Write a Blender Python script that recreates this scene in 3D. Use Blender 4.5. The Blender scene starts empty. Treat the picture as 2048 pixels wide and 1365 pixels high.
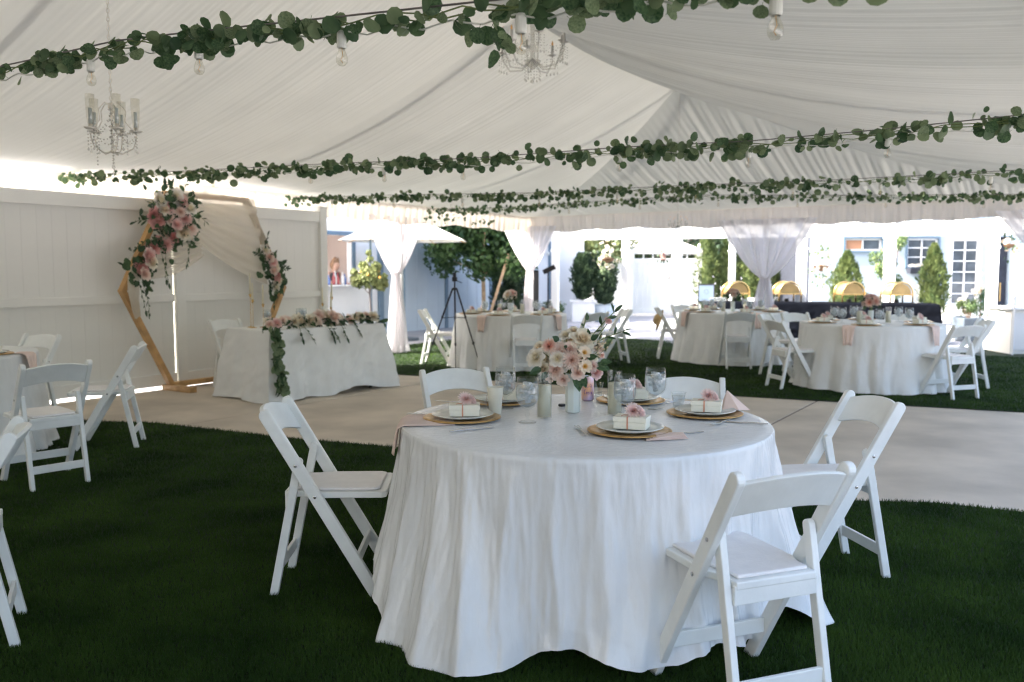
import bpy, bmesh, math, random
import numpy as np
from mathutils import Vector, Matrix, noise as mnoise
random.seed(7); RNG = np.random.default_rng(7)
PI = math.pi; sin = math.sin; cos = math.cos; R = math.radians
SC = bpy.context.scene
COL = SC.collection

# ------------------------------------------------------------------ camera, sky, sun, exposure
CAM_H = 1.41
cam_d = bpy.data.cameras.new('camera'); cam = bpy.data.objects.new('camera', cam_d); COL.objects.link(cam)
cam.location = (0, 0, CAM_H); cam.rotation_euler = (R(90 - 4.709), 0, 0)
cam_d.sensor_width = 36; cam_d.lens = 36 * 1730 / 2048.0
cam_d.clip_start = .05; cam_d.clip_end = 400
cam_d.dof.use_dof = True; cam_d.dof.focus_distance = 3.55; cam_d.dof.aperture_fstop = 3.0
SC.camera = cam
SUN_S = Vector((-.99, -.12, 0)).normalized(); SUN_EL = R(41)
sd = bpy.data.lights.new('sun', 'SUN'); sun = bpy.data.objects.new('sun', sd); COL.objects.link(sun)
sd.energy = 3.7; sd.angle = R(.5); sd.color = (1, .95, .87)
tosun = Vector((SUN_S.x * cos(SUN_EL), SUN_S.y * cos(SUN_EL), sin(SUN_EL)))
sun.rotation_euler = tosun.to_track_quat('Z', 'Y').to_euler()
W = bpy.data.worlds.new('World'); SC.world = W; W.use_nodes = True
nt = W.node_tree; bg = nt.nodes['Background']; sky = nt.nodes.new('ShaderNodeTexSky')
sky.sky_type = 'NISHITA'; sky.sun_disc = False; sky.sun_elevation = SUN_EL
sky.sun_rotation = math.atan2(SUN_S.x, SUN_S.y); sky.dust_density = 6.0; sky.air_density = 1.0
nt.links.new(sky.outputs[0], bg.inputs[0]); bg.inputs[1].default_value = .15
SC.view_settings.view_transform = 'Standard'; SC.view_settings.look = 'None'
SC.view_settings.gamma = 1; SC.view_settings.use_curve_mapping = False
SC.view_settings.exposure = 2.56
cy = SC.cycles
cy.use_denoising = True; cy.max_bounces = 10; cy.diffuse_bounces = 5; cy.glossy_bounces = 4
cy.transmission_bounces = 8; cy.transparent_max_bounces = 12; cy.caustics_reflective = False; cy.caustics_refractive = False
cy.sample_clamp_indirect = 8; cy.filter_width = 1.2

# ------------------------------------------------------------------ tent frame: t runs along the left eave towards the camera, v across
TC = (0.38, 18.16); TU = (-.543, -.84); TV = (.84, -.543)
def T(t, v, z=0.0): return Vector((TC[0] + TU[0]*t + TV[0]*v, TC[1] + TU[1]*t + TV[1]*v, z))
TANG = math.atan2(TV[1], TV[0])          # rotation that turns local x into v

# ------------------------------------------------------------------ materials
def N(nt, typ, **kw):
    n = nt.nodes.new(typ)
    for k, v in kw.items():
        if k in n.inputs: n.inputs[k].default_value = v
        else: setattr(n, k, v)
    return n
def mat(name, col, rough=.5, metal=0., var=0., vscale=8., bump=0., bscale=40., bstretch=(1, 1, 1), transl=0., trans=0., ior=1.45,
        sheen=0., emit=None, coat=0., spec=.5, col2=None, coords='Object', detail=4.):
    m = bpy.data.materials.new(name); m.use_nodes = True; nt = m.node_tree; p = nt.nodes['Principled BSDF']; L = nt.links.new
    out = nt.nodes['Material Output']
    p.inputs['Base Color'].default_value = (*col, 1); p.inputs['Roughness'].default_value = rough; p.inputs['Metallic'].default_value = metal
    p.inputs['IOR'].default_value = ior; p.inputs['Transmission Weight'].default_value = trans
    p.inputs['Specular IOR Level'].default_value = spec
    if sheen: p.inputs['Sheen Weight'].default_value = sheen
    if coat: p.inputs['Coat Weight'].default_value = coat
    if emit: p.inputs['Emission Color'].default_value = (*emit[0], 1); p.inputs['Emission Strength'].default_value = emit[1]
    tc = N(nt, 'ShaderNodeTexCoord'); csrc = tc.outputs[coords]
    colout = None
    if var or col2:
        nz = N(nt, 'ShaderNodeTexNoise', Scale=vscale, Detail=detail); L(csrc, nz.inputs['Vector'])
        rp = nt.nodes.new('ShaderNodeValToRGB'); L(nz.outputs['Fac'], rp.inputs[0])
        c2 = col2 or tuple(min(1, c*(1+var)) for c in col); c1 = col if col2 else tuple(c*(1-var) for c in col)
        rp.color_ramp.elements[0].position = .35; rp.color_ramp.elements[1].position = .65
        rp.color_ramp.elements[0].color = (*c1, 1); rp.color_ramp.elements[1].color = (*c2, 1)
        L(rp.outputs[0], p.inputs['Base Color']); colout = rp.outputs[0]
    if bump:
        mp = N(nt, 'ShaderNodeMapping'); mp.inputs['Scale'].default_value = bstretch; L(csrc, mp.inputs[0])
        nb = N(nt, 'ShaderNodeTexNoise', Scale=bscale, Detail=5.); L(mp.outputs[0], nb.inputs['Vector'])
        b = N(nt, 'ShaderNodeBump', Strength=bump, Distance=.01); L(nb.outputs['Fac'], b.inputs['Height']); L(b.outputs[0], p.inputs['Normal'])
    if transl:
        tr = N(nt, 'ShaderNodeBsdfTranslucent'); tr.inputs[0].default_value = (*col, 1)
        if colout: L(colout, tr.inputs[0])
        mx = N(nt, 'ShaderNodeMixShader'); mx.inputs[0].default_value = transl
        L(p.outputs[0], mx.inputs[1]); L(tr.outputs[0], mx.inputs[2]); L(mx.outputs[0], out.inputs[0])
    return m
M = {}
M['resin'] = mat('white_resin', (.79, .81, .79), .30, var=.05, vscale=7, bump=.05, bscale=60)
M['pad'] = mat('white_vinyl_pad', (.78, .76, .75), .42, var=.03, vscale=20, bump=.12, bscale=90)
M['steel'] = mat('steel', (.55, .55, .55), .25, 1)
M['darksteel'] = mat('dark_steel', (.1, .1, .11), .4, 1)
M['cloth'] = mat('satin_cloth', (.80, .81, .81), .25, var=.05, vscale=3, bump=.32, bscale=45, bstretch=(1, 1, .3), sheen=.1, transl=.08)
M['cloth2'] = mat('crinkled_cloth', (.82, .83, .81), .5, var=.04, vscale=3, bump=.7, bscale=13, bstretch=(1, 1, .45), sheen=.2, transl=.1)
M['liner'] = mat('tent_liner', (.74, .74, .69), .85, var=.03, vscale=1.2, bump=.14, bscale=9, transl=.034, spec=.1)
M['valance'] = mat('valance_fabric', (.74, .68, .61), .85, transl=.16, spec=.1)
M['sheer'] = mat('sheer_fabric', (.82, .80, .82), .8, transl=.30, bump=.15, bscale=30, bstretch=(1, 1, .1), spec=.1)
M['vinyl'] = mat('white_vinyl', (.81, .81, .765), .38, var=.03, vscale=1.5, bump=.03, bscale=30)
M['whitepaint'] = mat('white_paint', (.8, .81, .82), .5, var=.03, vscale=2)
M['bluewall'] = mat('pale_blue_wall', (.48, .56, .63), .7, var=.04, vscale=1.5, bump=.08, bscale=60)
M['housewall'] = mat('white_blue_stucco', (.40, .48, .55), .75, var=.04, vscale=1.2, bump=.15, bscale=50)
M['trimblue'] = mat('slate_blue_trim', (.13, .20, .27), .5, var=.06)
M['darkroom'] = mat('dark_interior', (.03, .035, .05), .7, var=.2)
M['pane'] = mat('window_glass', (.10, .12, .14), .06, var=.3, vscale=2.5, spec=.8)
M['wood'] = mat('golden_wood', (.52, .31, .13), .5, var=.22, vscale=6, bump=.15, bscale=30, bstretch=(1, 1, .2))
M['bark'] = mat('bark', (.20, .12, .07), .9, var=.25, vscale=14, bump=.6, bscale=30)
M['palebark'] = mat('pale_bark', (.42, .30, .19), .8, var=.2, vscale=14, bump=.5, bscale=30)
M['concrete'] = mat('concrete', (.545, .475, .385), .85, var=.17, vscale=1.2, bump=.35, bscale=120, detail=9)
M['joint'] = mat('joint_filler', (.16, .13, .11), .95, var=.1)
M['paver'] = mat('grey_paver', (.34, .34, .36), .85, var=.1, vscale=3, bump=.3, bscale=80)
M['soil'] = mat('soil', (.08, .06, .045), 1, var=.3, vscale=10, bump=.5)
M['turf'] = mat('turf_backing', (.006, .015, .004), .95, col2=(.012, .028, .008), vscale=40, bump=.8, bscale=140)
M['blade'] = mat('turf_blade', (.018, .046, .008), .6, spec=.2, col2=(.055, .106, .018), vscale=1.7, transl=.25, coords='Object', detail=8.)
M['euca'] = mat('eucalyptus_leaf', (.035, .085, .038), .5, col2=(.12, .20, .09), vscale=7, transl=.45)
M['eucalight'] = mat('pale_eucalyptus_leaf', (.12, .18, .09), .55, col2=(.24, .31, .16), vscale=9, transl=.35)
M['ruscus'] = mat('ruscus_leaf', (.025, .065, .03), .45, col2=(.05, .10, .04), vscale=20, transl=.2)
M['stem'] = mat('green_stem', (.14, .19, .06), .6, var=.2)
M['cable'] = mat('steel_cable', (.22, .2, .19), .5, .6)
M['cord'] = mat('white_cord', (.75, .75, .68), .5)
def thin_glass(name, tint=(.97, .98, .98), ior=1.5, rough=.03, haze=0.):
    m = bpy.data.materials.new(name); m.use_nodes = True; nt = m.node_tree; nt.nodes.clear(); L = nt.links.new
    out = N(nt, 'ShaderNodeOutputMaterial'); tr = N(nt, 'ShaderNodeBsdfTransparent'); tr.inputs[0].default_value = (*tint, 1)
    gl = N(nt, 'ShaderNodeBsdfGlossy', Roughness=rough); fr = N(nt, 'ShaderNodeLayerWeight', Blend=.5); pw = N(nt, 'ShaderNodeMath', operation='POWER'); L(fr.outputs['Facing'], pw.inputs[0]); pw.inputs[1].default_value = 4.; ml = N(nt, 'ShaderNodeMath', operation='MULTIPLY_ADD')
    ml.inputs[1].default_value = .55; ml.inputs[2].default_value = ((ior-1)/(ior+1))**2; ml.use_clamp = True; L(pw.outputs[0], ml.inputs[0])
    mx = N(nt, 'ShaderNodeMixShader'); L(ml.outputs[0], mx.inputs[0]); L(tr.outputs[0], mx.inputs[1]); L(gl.outputs[0], mx.inputs[2]); last = mx
    if haze:
        df = N(nt, 'ShaderNodeBsdfDiffuse'); df.inputs[0].default_value = (.85, .87, .88, 1); tl = N(nt, 'ShaderNodeBsdfTranslucent'); tl.inputs[0].default_value = (.85, .87, .88, 1)
        a = N(nt, 'ShaderNodeMixShader'); a.inputs[0].default_value = .5; L(df.outputs[0], a.inputs[1]); L(tl.outputs[0], a.inputs[2])
        b = N(nt, 'ShaderNodeMixShader'); b.inputs[0].default_value = haze; L(mx.outputs[0], b.inputs[1]); L(a.outputs[0], b.inputs[2]); last = b
    L(last.outputs[0], out.inputs[0]); return m
M['glass'] = thin_glass('clear_glass')
M['crystal'] = thin_glass('crystal', (.94, .93, .9), 1.9, .08, .18)
M['ice'] = thin_glass('iced_water', (.93, .95, .96), 1.33, .05, .22)
M['wax'] = mat('candle_wax', (.80, .76, .60), .5, transl=.25)
M['cream'] = mat('cream_card', (.78, .76, .65), .6, var=.02)
M['ivory'] = mat('ivory_metal', (.76, .72, .62), .45, .1, var=.08, vscale=30)
M['gold'] = mat('antique_gold', (.56, .35, .14), .33, .85, var=.2, vscale=30)
M['brass'] = mat('polished_brass', (.74, .50, .20), .25, .9, var=.08)
M['rolltop'] = mat('rolltop_metal', (.50, .34, .15), .45, .7, var=.08)
M['satinsteel'] = mat('brushed_steel', (.62, .6, .57), .3, .95)
M['ceramic'] = mat('white_ceramic', (.72, .78, .74), .2, coat=.4)
M['napkin'] = mat('blush_napkin', (.84, .67, .59), .8, var=.04, vscale=15, transl=.12)
M['ribbon'] = mat('copper_ribbon', (.62, .30, .20), .4)
M['black'] = mat('black_plastic', (.012, .012, .014), .4)
M['navy'] = mat('navy_cloth', (.004, .005, .008), .95, var=.2, spec=.05, bump=.3, bscale=8, bstretch=(1, 1, .2))
M['canopy'] = mat('canopy_canvas', (.82, .81, .77), .8, transl=.35)
M['chiffon'] = mat('cream_chiffon', (.85, .80, .70), .8, transl=.45, bump=.2, bscale=14, bstretch=(1, 1, .3))
def sheerness(m, f):
    nt = m.node_tree; out = nt.nodes['Material Output']; src = out.inputs[0].links[0].from_socket
    tr = N(nt, 'ShaderNodeBsdfTransparent'); mx = N(nt, 'ShaderNodeMixShader'); mx.inputs[0].default_value = f
    nt.links.new(src, mx.inputs[1]); nt.links.new(tr.outputs[0], mx.inputs[2]); nt.links.new(mx.outputs[0], out.inputs[0])
sheerness(M['chiffon'], .28); sheerness(M['sheer'], .10)
M['slate'] = mat('slate_planter', (.09, .115, .14), .5, var=.1)
M['terrapot'] = mat('taupe_pot', (.26, .22, .21), .6, var=.1)
M['skin'] = mat('skin', (.62, .40, .30), .5)
M['hair'] = mat('blonde_hair', (.32, .20, .12), .6, var=.3, vscale=30)
M['shirt'] = mat('dark_shirt', (.05, .05, .06), .8)
M['straw'] = mat('straw', (.50, .36, .17), .8, var=.25, vscale=60, bump=.4)
M['cypress'] = mat('cypress_foliage', (.055, .095, .03), .7, col2=(.16, .20, .065), vscale=4, transl=.35)
M['cypress_dark'] = mat('dark_cypress_foliage', (.02, .045, .025), .7, col2=(.05, .085, .035), vscale=4, transl=.2)
M['treeleaf'] = mat('maple_leaf', (.04, .09, .035), .5, col2=(.11, .19, .06), vscale=2, transl=.4)
M['lightleaf'] = mat('light_green_leaf', (.17, .21, .08), .6, col2=(.30, .33, .13), vscale=3, transl=.3)
M['airyleaf'] = mat('airy_green_leaf', (.08, .14, .05), .6, col2=(.2, .27, .11), vscale=3, transl=.3)
M['lemon'] = mat('orange_fruit', (.75, .35, .06), .5)
M['sodawrap'] = mat('can_print', (.75, .42, .25), .3, .4, col2=(.62, .50, .72), vscale=18, detail=1.)
M['purple'] = mat('purple_ink', (.16, .05, .30), .4)
M['bulbglass'] = thin_glass('bulb_glass', (.95, .94, .90), 2.0, .04)
M['filament'] = mat('amber_filament', (.9, .5, .15), .4)
M['candlewhite'] = mat('pale_blue_candle', (.62, .68, .68), .5, transl=.2)
M['whiteboard'] = mat('sign_board', (.55, .68, .82), .4)
M['terracotta_pane'] = mat('orange_blind', (.55, .28, .16), .7)
M['baroff'] = mat('bar_interior_wall', (.62, .55, .52), .7)
M['bottleblue'] = mat('blue_bottle', (.2, .3, .6), .2)
M['bottlered'] = mat('red_bottle', (.5, .12, .12), .2)
M['bottlewhite'] = mat('white_bottle', (.8, .8, .8), .3)
def petal_mat(name, edge, centre, r0=.1, r1=.75):
    m = bpy.data.materials.new(name); m.use_nodes = True; nt = m.node_tree; p = nt.nodes['Principled BSDF']; L = nt.links.new
    tc = N(nt, 'ShaderNodeTexCoord'); vl = N(nt, 'ShaderNodeVectorMath', operation='LENGTH'); L(tc.outputs['Object'], vl.inputs[0])
    rp = nt.nodes.new('ShaderNodeValToRGB'); L(vl.outputs['Value'], rp.inputs[0])
    rp.color_ramp.elements[0].position = r0; rp.color_ramp.elements[1].position = r1
    rp.color_ramp.elements[0].color = (*centre, 1); rp.color_ramp.elements[1].color = (*edge, 1)
    L(rp.outputs[0], p.inputs['Base Color']); p.inputs['Roughness'].default_value = .7
    tr = N(nt, 'ShaderNodeBsdfTranslucent'); L(rp.outputs[0], tr.inputs[0]); mx = N(nt, 'ShaderNodeMixShader'); mx.inputs[0].default_value = .3
    L(p.outputs[0], mx.inputs[1]); L(tr.outputs[0], mx.inputs[2]); L(mx.outputs[0], nt.nodes['Material Output'].inputs[0])
    return m
M['p_blush'] = petal_mat('blush_petal', (.87, .74, .66), (.84, .60, .50))
M['p_coral'] = petal_mat('coral_petal', (.87, .69, .60), (.83, .40, .29), .1, .8)
M['p_cream'] = petal_mat('cream_petal', (.86, .82, .70), (.78, .62, .40))
M['p_white'] = petal_mat('white_petal', (.87, .84, .78), (.82, .74, .52))
M['p_box'] = petal_mat('soft_pink_petal', (.90, .77, .73), (.88, .62, .58))
M['p_yellow'] = petal_mat('yellow_centre_petal', (.86, .76, .62), (.80, .45, .06), .2, .5)
M['p_rose'] = petal_mat('dusty_rose_petal', (.74, .43, .40), (.60, .25, .22))
M['p_pink'] = petal_mat('pink_petal', (.86, .65, .61), (.80, .45, .41))

# ------------------------------------------------------------------ mesh building
class MB:
    def __init__(s): s.v = []; s.f = []
    def add(s, vs, fs, mtx=None):
        b = len(s.v)
        if mtx is not None: vs = [mtx @ Vector(q) for q in vs]
        s.v.extend([tuple(q) for q in vs]); s.f.extend([tuple(i+b for i in q) for q in fs]); return s
    def box(s, c, d, rz=0, mtx=None):
        x, y, z = d[0]/2, d[1]/2, d[2]/2
        m = Matrix.Translation(c) @ Matrix.Rotation(rz, 4, 'Z')
        if mtx is not None: m = mtx @ m
        vs = [(-x,-y,-z),(x,-y,-z),(x,y,-z),(-x,y,-z),(-x,-y,z),(x,-y,z),(x,y,z),(-x,y,z)]
        return s.add(vs, [(0,3,2,1),(4,5,6,7),(0,1,5,4),(1,2,6,5),(2,3,7,6),(3,0,4,7)], m)
    def bar(s, p0, p1, w, h, side=None):
        p0, p1 = Vector(p0), Vector(p1); d = (p1-p0).normalized()
        a = Vector(side) if side else (d.cross(Vector((0,0,1))) if abs(d.z) < .95 else Vector((1,0,0)))
        a = (a - d*a.dot(d)).normalized(); b = d.cross(a)
        vs = []
        for q in (p0, p1):
            for i, j in ((-1,-1),(1,-1),(1,1),(-1,1)): vs.append(q + a*(i*w/2) + b*(j*h/2))
        return s.add(vs, [(0,3,2,1),(4,5,6,7),(0,1,5,4),(1,2,6,5),(2,3,7,6),(3,0,4,7)])
    def tube(s, pts, r, n=8, cap=True):
        pts = [Vector(p) for p in pts]; rs = r if isinstance(r, (list, tuple)) else [r]*len(pts); vs = []; fs = []
        ref = Vector((0, 0, 1))
        for i, p in enumerate(pts):
            d = (pts[min(i+1, len(pts)-1)] - pts[max(i-1, 0)]); d = d.normalized() if d.length > 1e-9 else Vector((0,0,1))
            a = ref.cross(d)
            if a.length < .1: a = Vector((1,0,0)).cross(d)
            a.normalize(); b = d.cross(a)
            for k in range(n): th = 2*PI*k/n; vs.append(p + (a*cos(th) + b*sin(th))*rs[i])
        for i in range(len(pts)-1):
            for k in range(n): k2 = (k+1) % n; fs.append((i*n+k, i*n+k2, (i+1)*n+k2, (i+1)*n+k))
        if cap: fs.append(tuple(range(n))[::-1]); fs.append(tuple(range((len(pts)-1)*n, len(pts)*n)))
        return s.add(vs, fs)
    def lathe(s, prof, n=24, c=(0,0,0), mod=None, mtx=None):
        vs = []; fs = []
        for i, (r, z) in enumerate(prof):
            for k in range(n):
                th = 2*PI*k/n; rr = r*(mod(th, i) if mod else 1); vs.append((c[0]+rr*cos(th), c[1]+rr*sin(th), c[2]+z))
        for i in range(len(prof)-1):
            for k in range(n): k2 = (k+1) % n; fs.append((i*n+k, i*n+k2, (i+1)*n+k2, (i+1)*n+k))
        if prof[0][0] > 1e-6: fs.append(tuple(range(n))[::-1])
        if prof[-1][0] > 1e-6: fs.append(tuple(range((len(prof)-1)*n, len(prof)*n)))
        return s.add(vs, fs, mtx)
    def grid(s, fn, nu, nv, wrap=False):
        vs = [fn(i/(nu if wrap else nu-1), j/(nv-1)) for j in range(nv) for i in range(nu)]
        fs = []
        for j in range(nv-1):
            for i in range(nu if wrap else nu-1):
                i2 = (i+1) % nu; fs.append((j*nu+i, j*nu+i2, (j+1)*nu+i2, (j+1)*nu+i))
        return s.add(vs, fs)
    def prism(s, poly, a0, a1, axis='x'):
        def P(q, a): return (a, q[0], q[1]) if axis == 'x' else ((q[0], a, q[1]) if axis == 'y' else (q[0], q[1], a))
        n = len(poly); vs = [P(q, a0) for q in poly] + [P(q, a1) for q in poly]
        fs = [tuple(range(n))[::-1], tuple(range(n, 2*n))] + [(i, (i+1) % n, n+(i+1) % n, n+i) for i in range(n)]
        return s.add(vs, fs)
    def mesh(s, name, m, smooth=False):
        me = bpy.data.meshes.new(name); me.from_pydata(s.v, [], s.f); me.materials.append(m)
        bm = bmesh.new(); bm.from_mesh(me); bmesh.ops.recalc_face_normals(bm, faces=bm.faces); bm.to_mesh(me); bm.free()
        if smooth: me.polygons.foreach_set('use_smooth', [True]*len(me.polygons))
        me.update(); return me
    def build(s, name, m, parent=None, smooth=False, bevel=0, loc=None, rz=0, solid=0, seg=2):
        return put(name, s.mesh(name, M[m] if isinstance(m, str) else m, smooth), parent, bevel, loc, rz, solid, seg)
def put(name, me, parent=None, bevel=0, loc=None, rz=0, solid=0, seg=2):
    o = bpy.data.objects.new(name, me); COL.objects.link(o)
    if parent is not None: o.parent = parent
    if loc is not None: o.location = loc
    if rz: o.rotation_euler = (0, 0, rz)
    if solid:
        md = o.modifiers.new('solid', 'SOLIDIFY'); md.thickness = solid; md.offset = 0
    if bevel:
        md = o.modifiers.new('bevel', 'BEVEL'); md.width = bevel; md.segments = seg; md.limit_method = 'ANGLE'; md.angle_limit = R(40)
        md.harden_normals = False
    return o
def quick_mesh(name, V, F, m, smooth=False):
    V = np.asarray(V, dtype=np.float32).reshape(-1, 3); F = np.asarray(F, dtype=np.int32); k = F.shape[1]
    me = bpy.data.meshes.new(name); me.vertices.add(len(V)); me.vertices.foreach_set('co', V.ravel())
    me.loops.add(F.size); me.loops.foreach_set('vertex_index', F.ravel())
    me.polygons.add(len(F)); me.polygons.foreach_set('loop_start', np.arange(0, F.size, k, dtype=np.int32))
    me.update(calc_edges=True); me.materials.append(M[m] if isinstance(m, str) else m)
    if smooth: me.polygons.foreach_set('use_smooth', [True]*len(F))
    me.validate(); return me
def tag(o, label=None, cat=None, group=None, kind=None):
    if label: o['label'] = label
    if cat: o['category'] = cat
    if group: o['group'] = group
    if kind: o['kind'] = kind
    return o
def thing(name, label, cat, loc=(0,0,0), rz=0, group=None):
    o = bpy.data.objects.new(name, None); COL.objects.link(o); o.location = loc; o.rotation_euler = (0, 0, rz)
    o.empty_display_size = .1
    return tag(o, label, cat, group)
def copy_tree(o, parent=None):
    c = o.copy(); COL.objects.link(c)
    if parent is not None: c.parent = parent
    for ch in list(o.children): copy_tree(ch, c)
    return c
def place(proto, used, loc, rz, label, group=None):
    o = proto if not used else copy_tree(proto)
    o.location = loc; o.rotation_euler = (0, 0, rz); o['label'] = label
    if group: o['group'] = group
    return o
def rotm(rx, ry, rz): return Matrix.Rotation(rz, 4, 'Z') @ Matrix.Rotation(ry, 4, 'Y') @ Matrix.Rotation(rx, 4, 'X')
def orient(o, loc, rx=0, ry=0, rz=0, s=1.):
    o.location = loc; o.rotation_euler = (rx, ry, rz); o.scale = (s, s, s) if not isinstance(s, tuple) else s
def interp(x, pts):
    if x <= pts[0][0]: return pts[0][1]
    for (a, b), (c, d) in zip(pts, pts[1:]):
        if x <= c: return b + (d-b)*(x-a)/(c-a)
    return pts[-1][1]
def sstep(x): x = min(1, max(0, x)); return x*x*(3-2*x)

# ------------------------------------------------------------------ ground, turf, path
def tent_quad(name, m, t0, t1, v0, v1, z, kind='structure', h=None, parent=None):
    mb = MB(); a = [T(t0, v0, z), T(t0, v1, z), T(t1, v1, z), T(t1, v0, z)]
    if h: b = [p - Vector((0, 0, h)) for p in a]; mb.add(a+b, [(0,1,2,3),(7,6,5,4),(0,4,5,1),(1,5,6,2),(2,6,7,3),(3,7,4,0)])
    else: mb.add(a, [(0,1,2,3)])
    o = mb.build(name, m, parent)
    if kind: tag(o, kind=kind)
    return o
g = MB(); g.add([(-150,-60,-.03),(150,-60,-.03),(150,200,-.03),(-150,200,-.03)], [(0,1,2,3)])
tag(g.build('ground', 'paver'), kind='structure')
# grey pavers beyond the turf, each slab proud of the ground
pav = thing('paving', None, None); tag(pav, kind='structure')
paver_meshes = []
n_p = 0
for i in range(-2, 14):
    for j in range(0, 12):
        x = -6 + i*1.22; y = 14.6 + j*1.22
        tt = (x-TC[0])*TU[0] + (y-TC[1])*TU[1]; vv = (x-TC[0])*TV[0] + (y-TC[1])*TV[1]
        if vv < -3.9 or (tt > 0 and vv > -1.2) or tt < -9: continue
        mb = MB(); mb.box((0, 0, -.015), (1.205, 1.205, .03)); mb.build('paver', 'paver', pav, loc=(x, y, -.003 + random.uniform(-.001, .001))); n_p += 1
# lawn areas (artificial turf)
def poly_lawn(name, pts, z):
    mb = MB(); mb.add([(p.x, p.y, z) for p in pts], [tuple(range(len(pts)))]); o = mb.build(name, 'turf'); tag(o, kind='structure'); return o
front_edge = [(10.92, 1.0), (10.90, 1.9), (10.62, 2.5), (10.44, 4.2), (10.25, 5.1), (10.2, 8.0), (9.75, 8.9), (9.68, 9.5), (9.6, 12.5)]
poly_lawn('turf_front', [T(t, v) for t, v in front_edge] + [T(30, 12.5), T(30, .9)], .006)
back_edge = [(6.75, .55), (6.6, 1.9), (6.04, 6.6), (5.6, 9.2), (5.5, 12.5)]
poly_lawn('turf_back', [T(t, v) for t, v in back_edge] + [T(-1.2, 12.0), T(-1.6, 9.4), T(-2.2, 7.2), T(-.1, 3.2), T(-.7, 2.4), T(-.8, -.4), T(6.75, -1.4)], .006)
# concrete path of separate slabs with recessed joints
tent_quad('path_bed', 'joint', 5.3, 11.2, .52, 12.6, -.006)
path = thing('path', None, None); tag(path, kind='structure')
vs_ = [.55, 2.8, 5.0, 7.28, 9.5, 12.5]
def e_lo(v): return interp(v, [(b, a) for a, b in back_edge])
def e_hi(v): return interp(v, [(b, a) for a, b in front_edge])
for a, b in zip(vs_, vs_[1:]):
    mb = MB(); top = []
    ks = [a+.012 + (b-a-.024)*k/6 for k in range(7)]
    top = [T(e_lo(k)-.02, k, 0) for k in ks] + [T(e_hi(k)+.02, k, 0) for k in reversed(ks)]
    n = len(top); mb.add([tuple(p) for p in top] + [(p.x, p.y, -.05) for p in top], [tuple(range(n)), tuple(range(n, 2*n))[::-1]] + [(i, (i+1) % n, n+(i+1) % n, n+i) for i in range(n)])
    mb.build('slab', 'concrete', path, bevel=.004)
# turf blades: real blades in the part of the lawn the camera sees
def blades(name, n, ymin, ymax, keep, hmin, hmax, wid, power):
    xs = []; ys = []
    out = np.zeros((0, 2))
    while len(out) < n:
        u = RNG.random(n); y = ymin*(ymax/ymin)**(u**power); x = (RNG.random(n)*2-1)*y*.64 + 0
        p = np.stack([x, y], 1); tt = (p[:,0]-TC[0])*TU[0] + (p[:,1]-TC[1])*TU[1]; vv = (p[:,0]-TC[0])*TV[0] + (p[:,1]-TC[1])*TV[1]
        out = np.concatenate([out, p[keep(tt, vv)]])
    p = out[:n]; d = p[:,1]
    ang = RNG.random(n)*2*PI; h = hmin + (hmax-hmin)*RNG.random(n); w = wid*(.6+.35*d/3.)
    lean = RNG.normal(0, .35, (n, 2))*h[:,None]
    dx = np.cos(ang)*w/2; dy = np.sin(ang)*w/2
    V = np.zeros((n, 3, 3), dtype=np.float32)
    V[:,0,0] = p[:,0]-dx; V[:,0,1] = p[:,1]-dy; V[:,1,0] = p[:,0]+dx; V[:,1,1] = p[:,1]+dy; V[:,:2,2] = .006
    V[:,2,0] = p[:,0]+lean[:,0]; V[:,2,1] = p[:,1]+lean[:,1]; V[:,2,2] = .006+h
    F = np.arange(n*3).reshape(n, 3)
    o = put(name, quick_mesh(name, V, F, 'blade')); tag(o, 'short dark green artificial turf blades', 'grass', kind='stuff'); return o
fe_v = [b for a, b in front_edge]; fe_t = [a for a, b in front_edge]; be_v = [b for a, b in back_edge]; be_t = [a for a, b in back_edge]
o = blades('turf_blades', 420000, 2.2, 10.5, lambda t, v: (t > np.interp(v, fe_v, fe_t)) & (v > .9) & (v < 12.4), .014, .026, .0042, 1.0)
o['label'] = 'dense dark green turf blades of the front lawn under the near table'
o = blades('turf_blades', 150000, 8.0, 18.5, lambda t, v: (t < np.interp(v, be_v, be_t)) & (v > -.9) & (v < 11.9) & (t > -.6), .014, .026, .0042, 1.0)
o['label'] = 'dense green turf blades of the rear lawn under the far tables'

# ------------------------------------------------------------------ tent
EAVE, RIDGE, HW = 2.5, 3.92, 4.9
tent = thing('tent', 'large white frame tent with swagged pleated fabric ceiling over all tables', 'tent')
def pleat(x, a, f, seed):
    return a*(sin(x*f + 1.3*sin(x*f*.23+seed)) * (.55+.45*sin(x*f*.11+seed*2)) + .5*sin(x*f*2.1+seed*3+sin(x*f*.4)))
def plane_z(v): return EAVE + (RIDGE-EAVE)*v/HW
def side_bay(t0, t1, side, first, seed):
    nt_, nb = (300 if t0 < 17 else 80), 26
    def fn(a, b):
        t = t0 + (t1-t0)*a
        if first:
            s = max(t/t1, .002); v = HW*b*s
            sag = .24*4*b*(1-b)*s + .24*4*s*(1-s)*b
        else:
            v = HW*b; sag = .26*4*b*(1-b) + (.04+.09*b)*4*a*(1-a)
        edge = min(1, 12*a, 12*(1-a))*min(1, (1-b)*9)*min(1, .25+b*4)
        z = plane_z(v) - sag + (pleat(t, .0032, 60, seed)*(.7+.6*b) + .007*sin(t*9+seed+sin(t*3.1+seed)))*edge
        if b == 0: z = EAVE
        return T(t, v if side == 0 else 2*HW - v, z)
    mb = MB(); mb.grid(fn, nt_, nb)
    return mb.build('liner_panel', 'liner', tent, smooth=True)
TS = [0, 4.1, 8.1, 12.2, 16.3, 20.4, 24.5, 28.6]  # last pair of bays added unseen behind the camera to shade the front lawn
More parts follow.
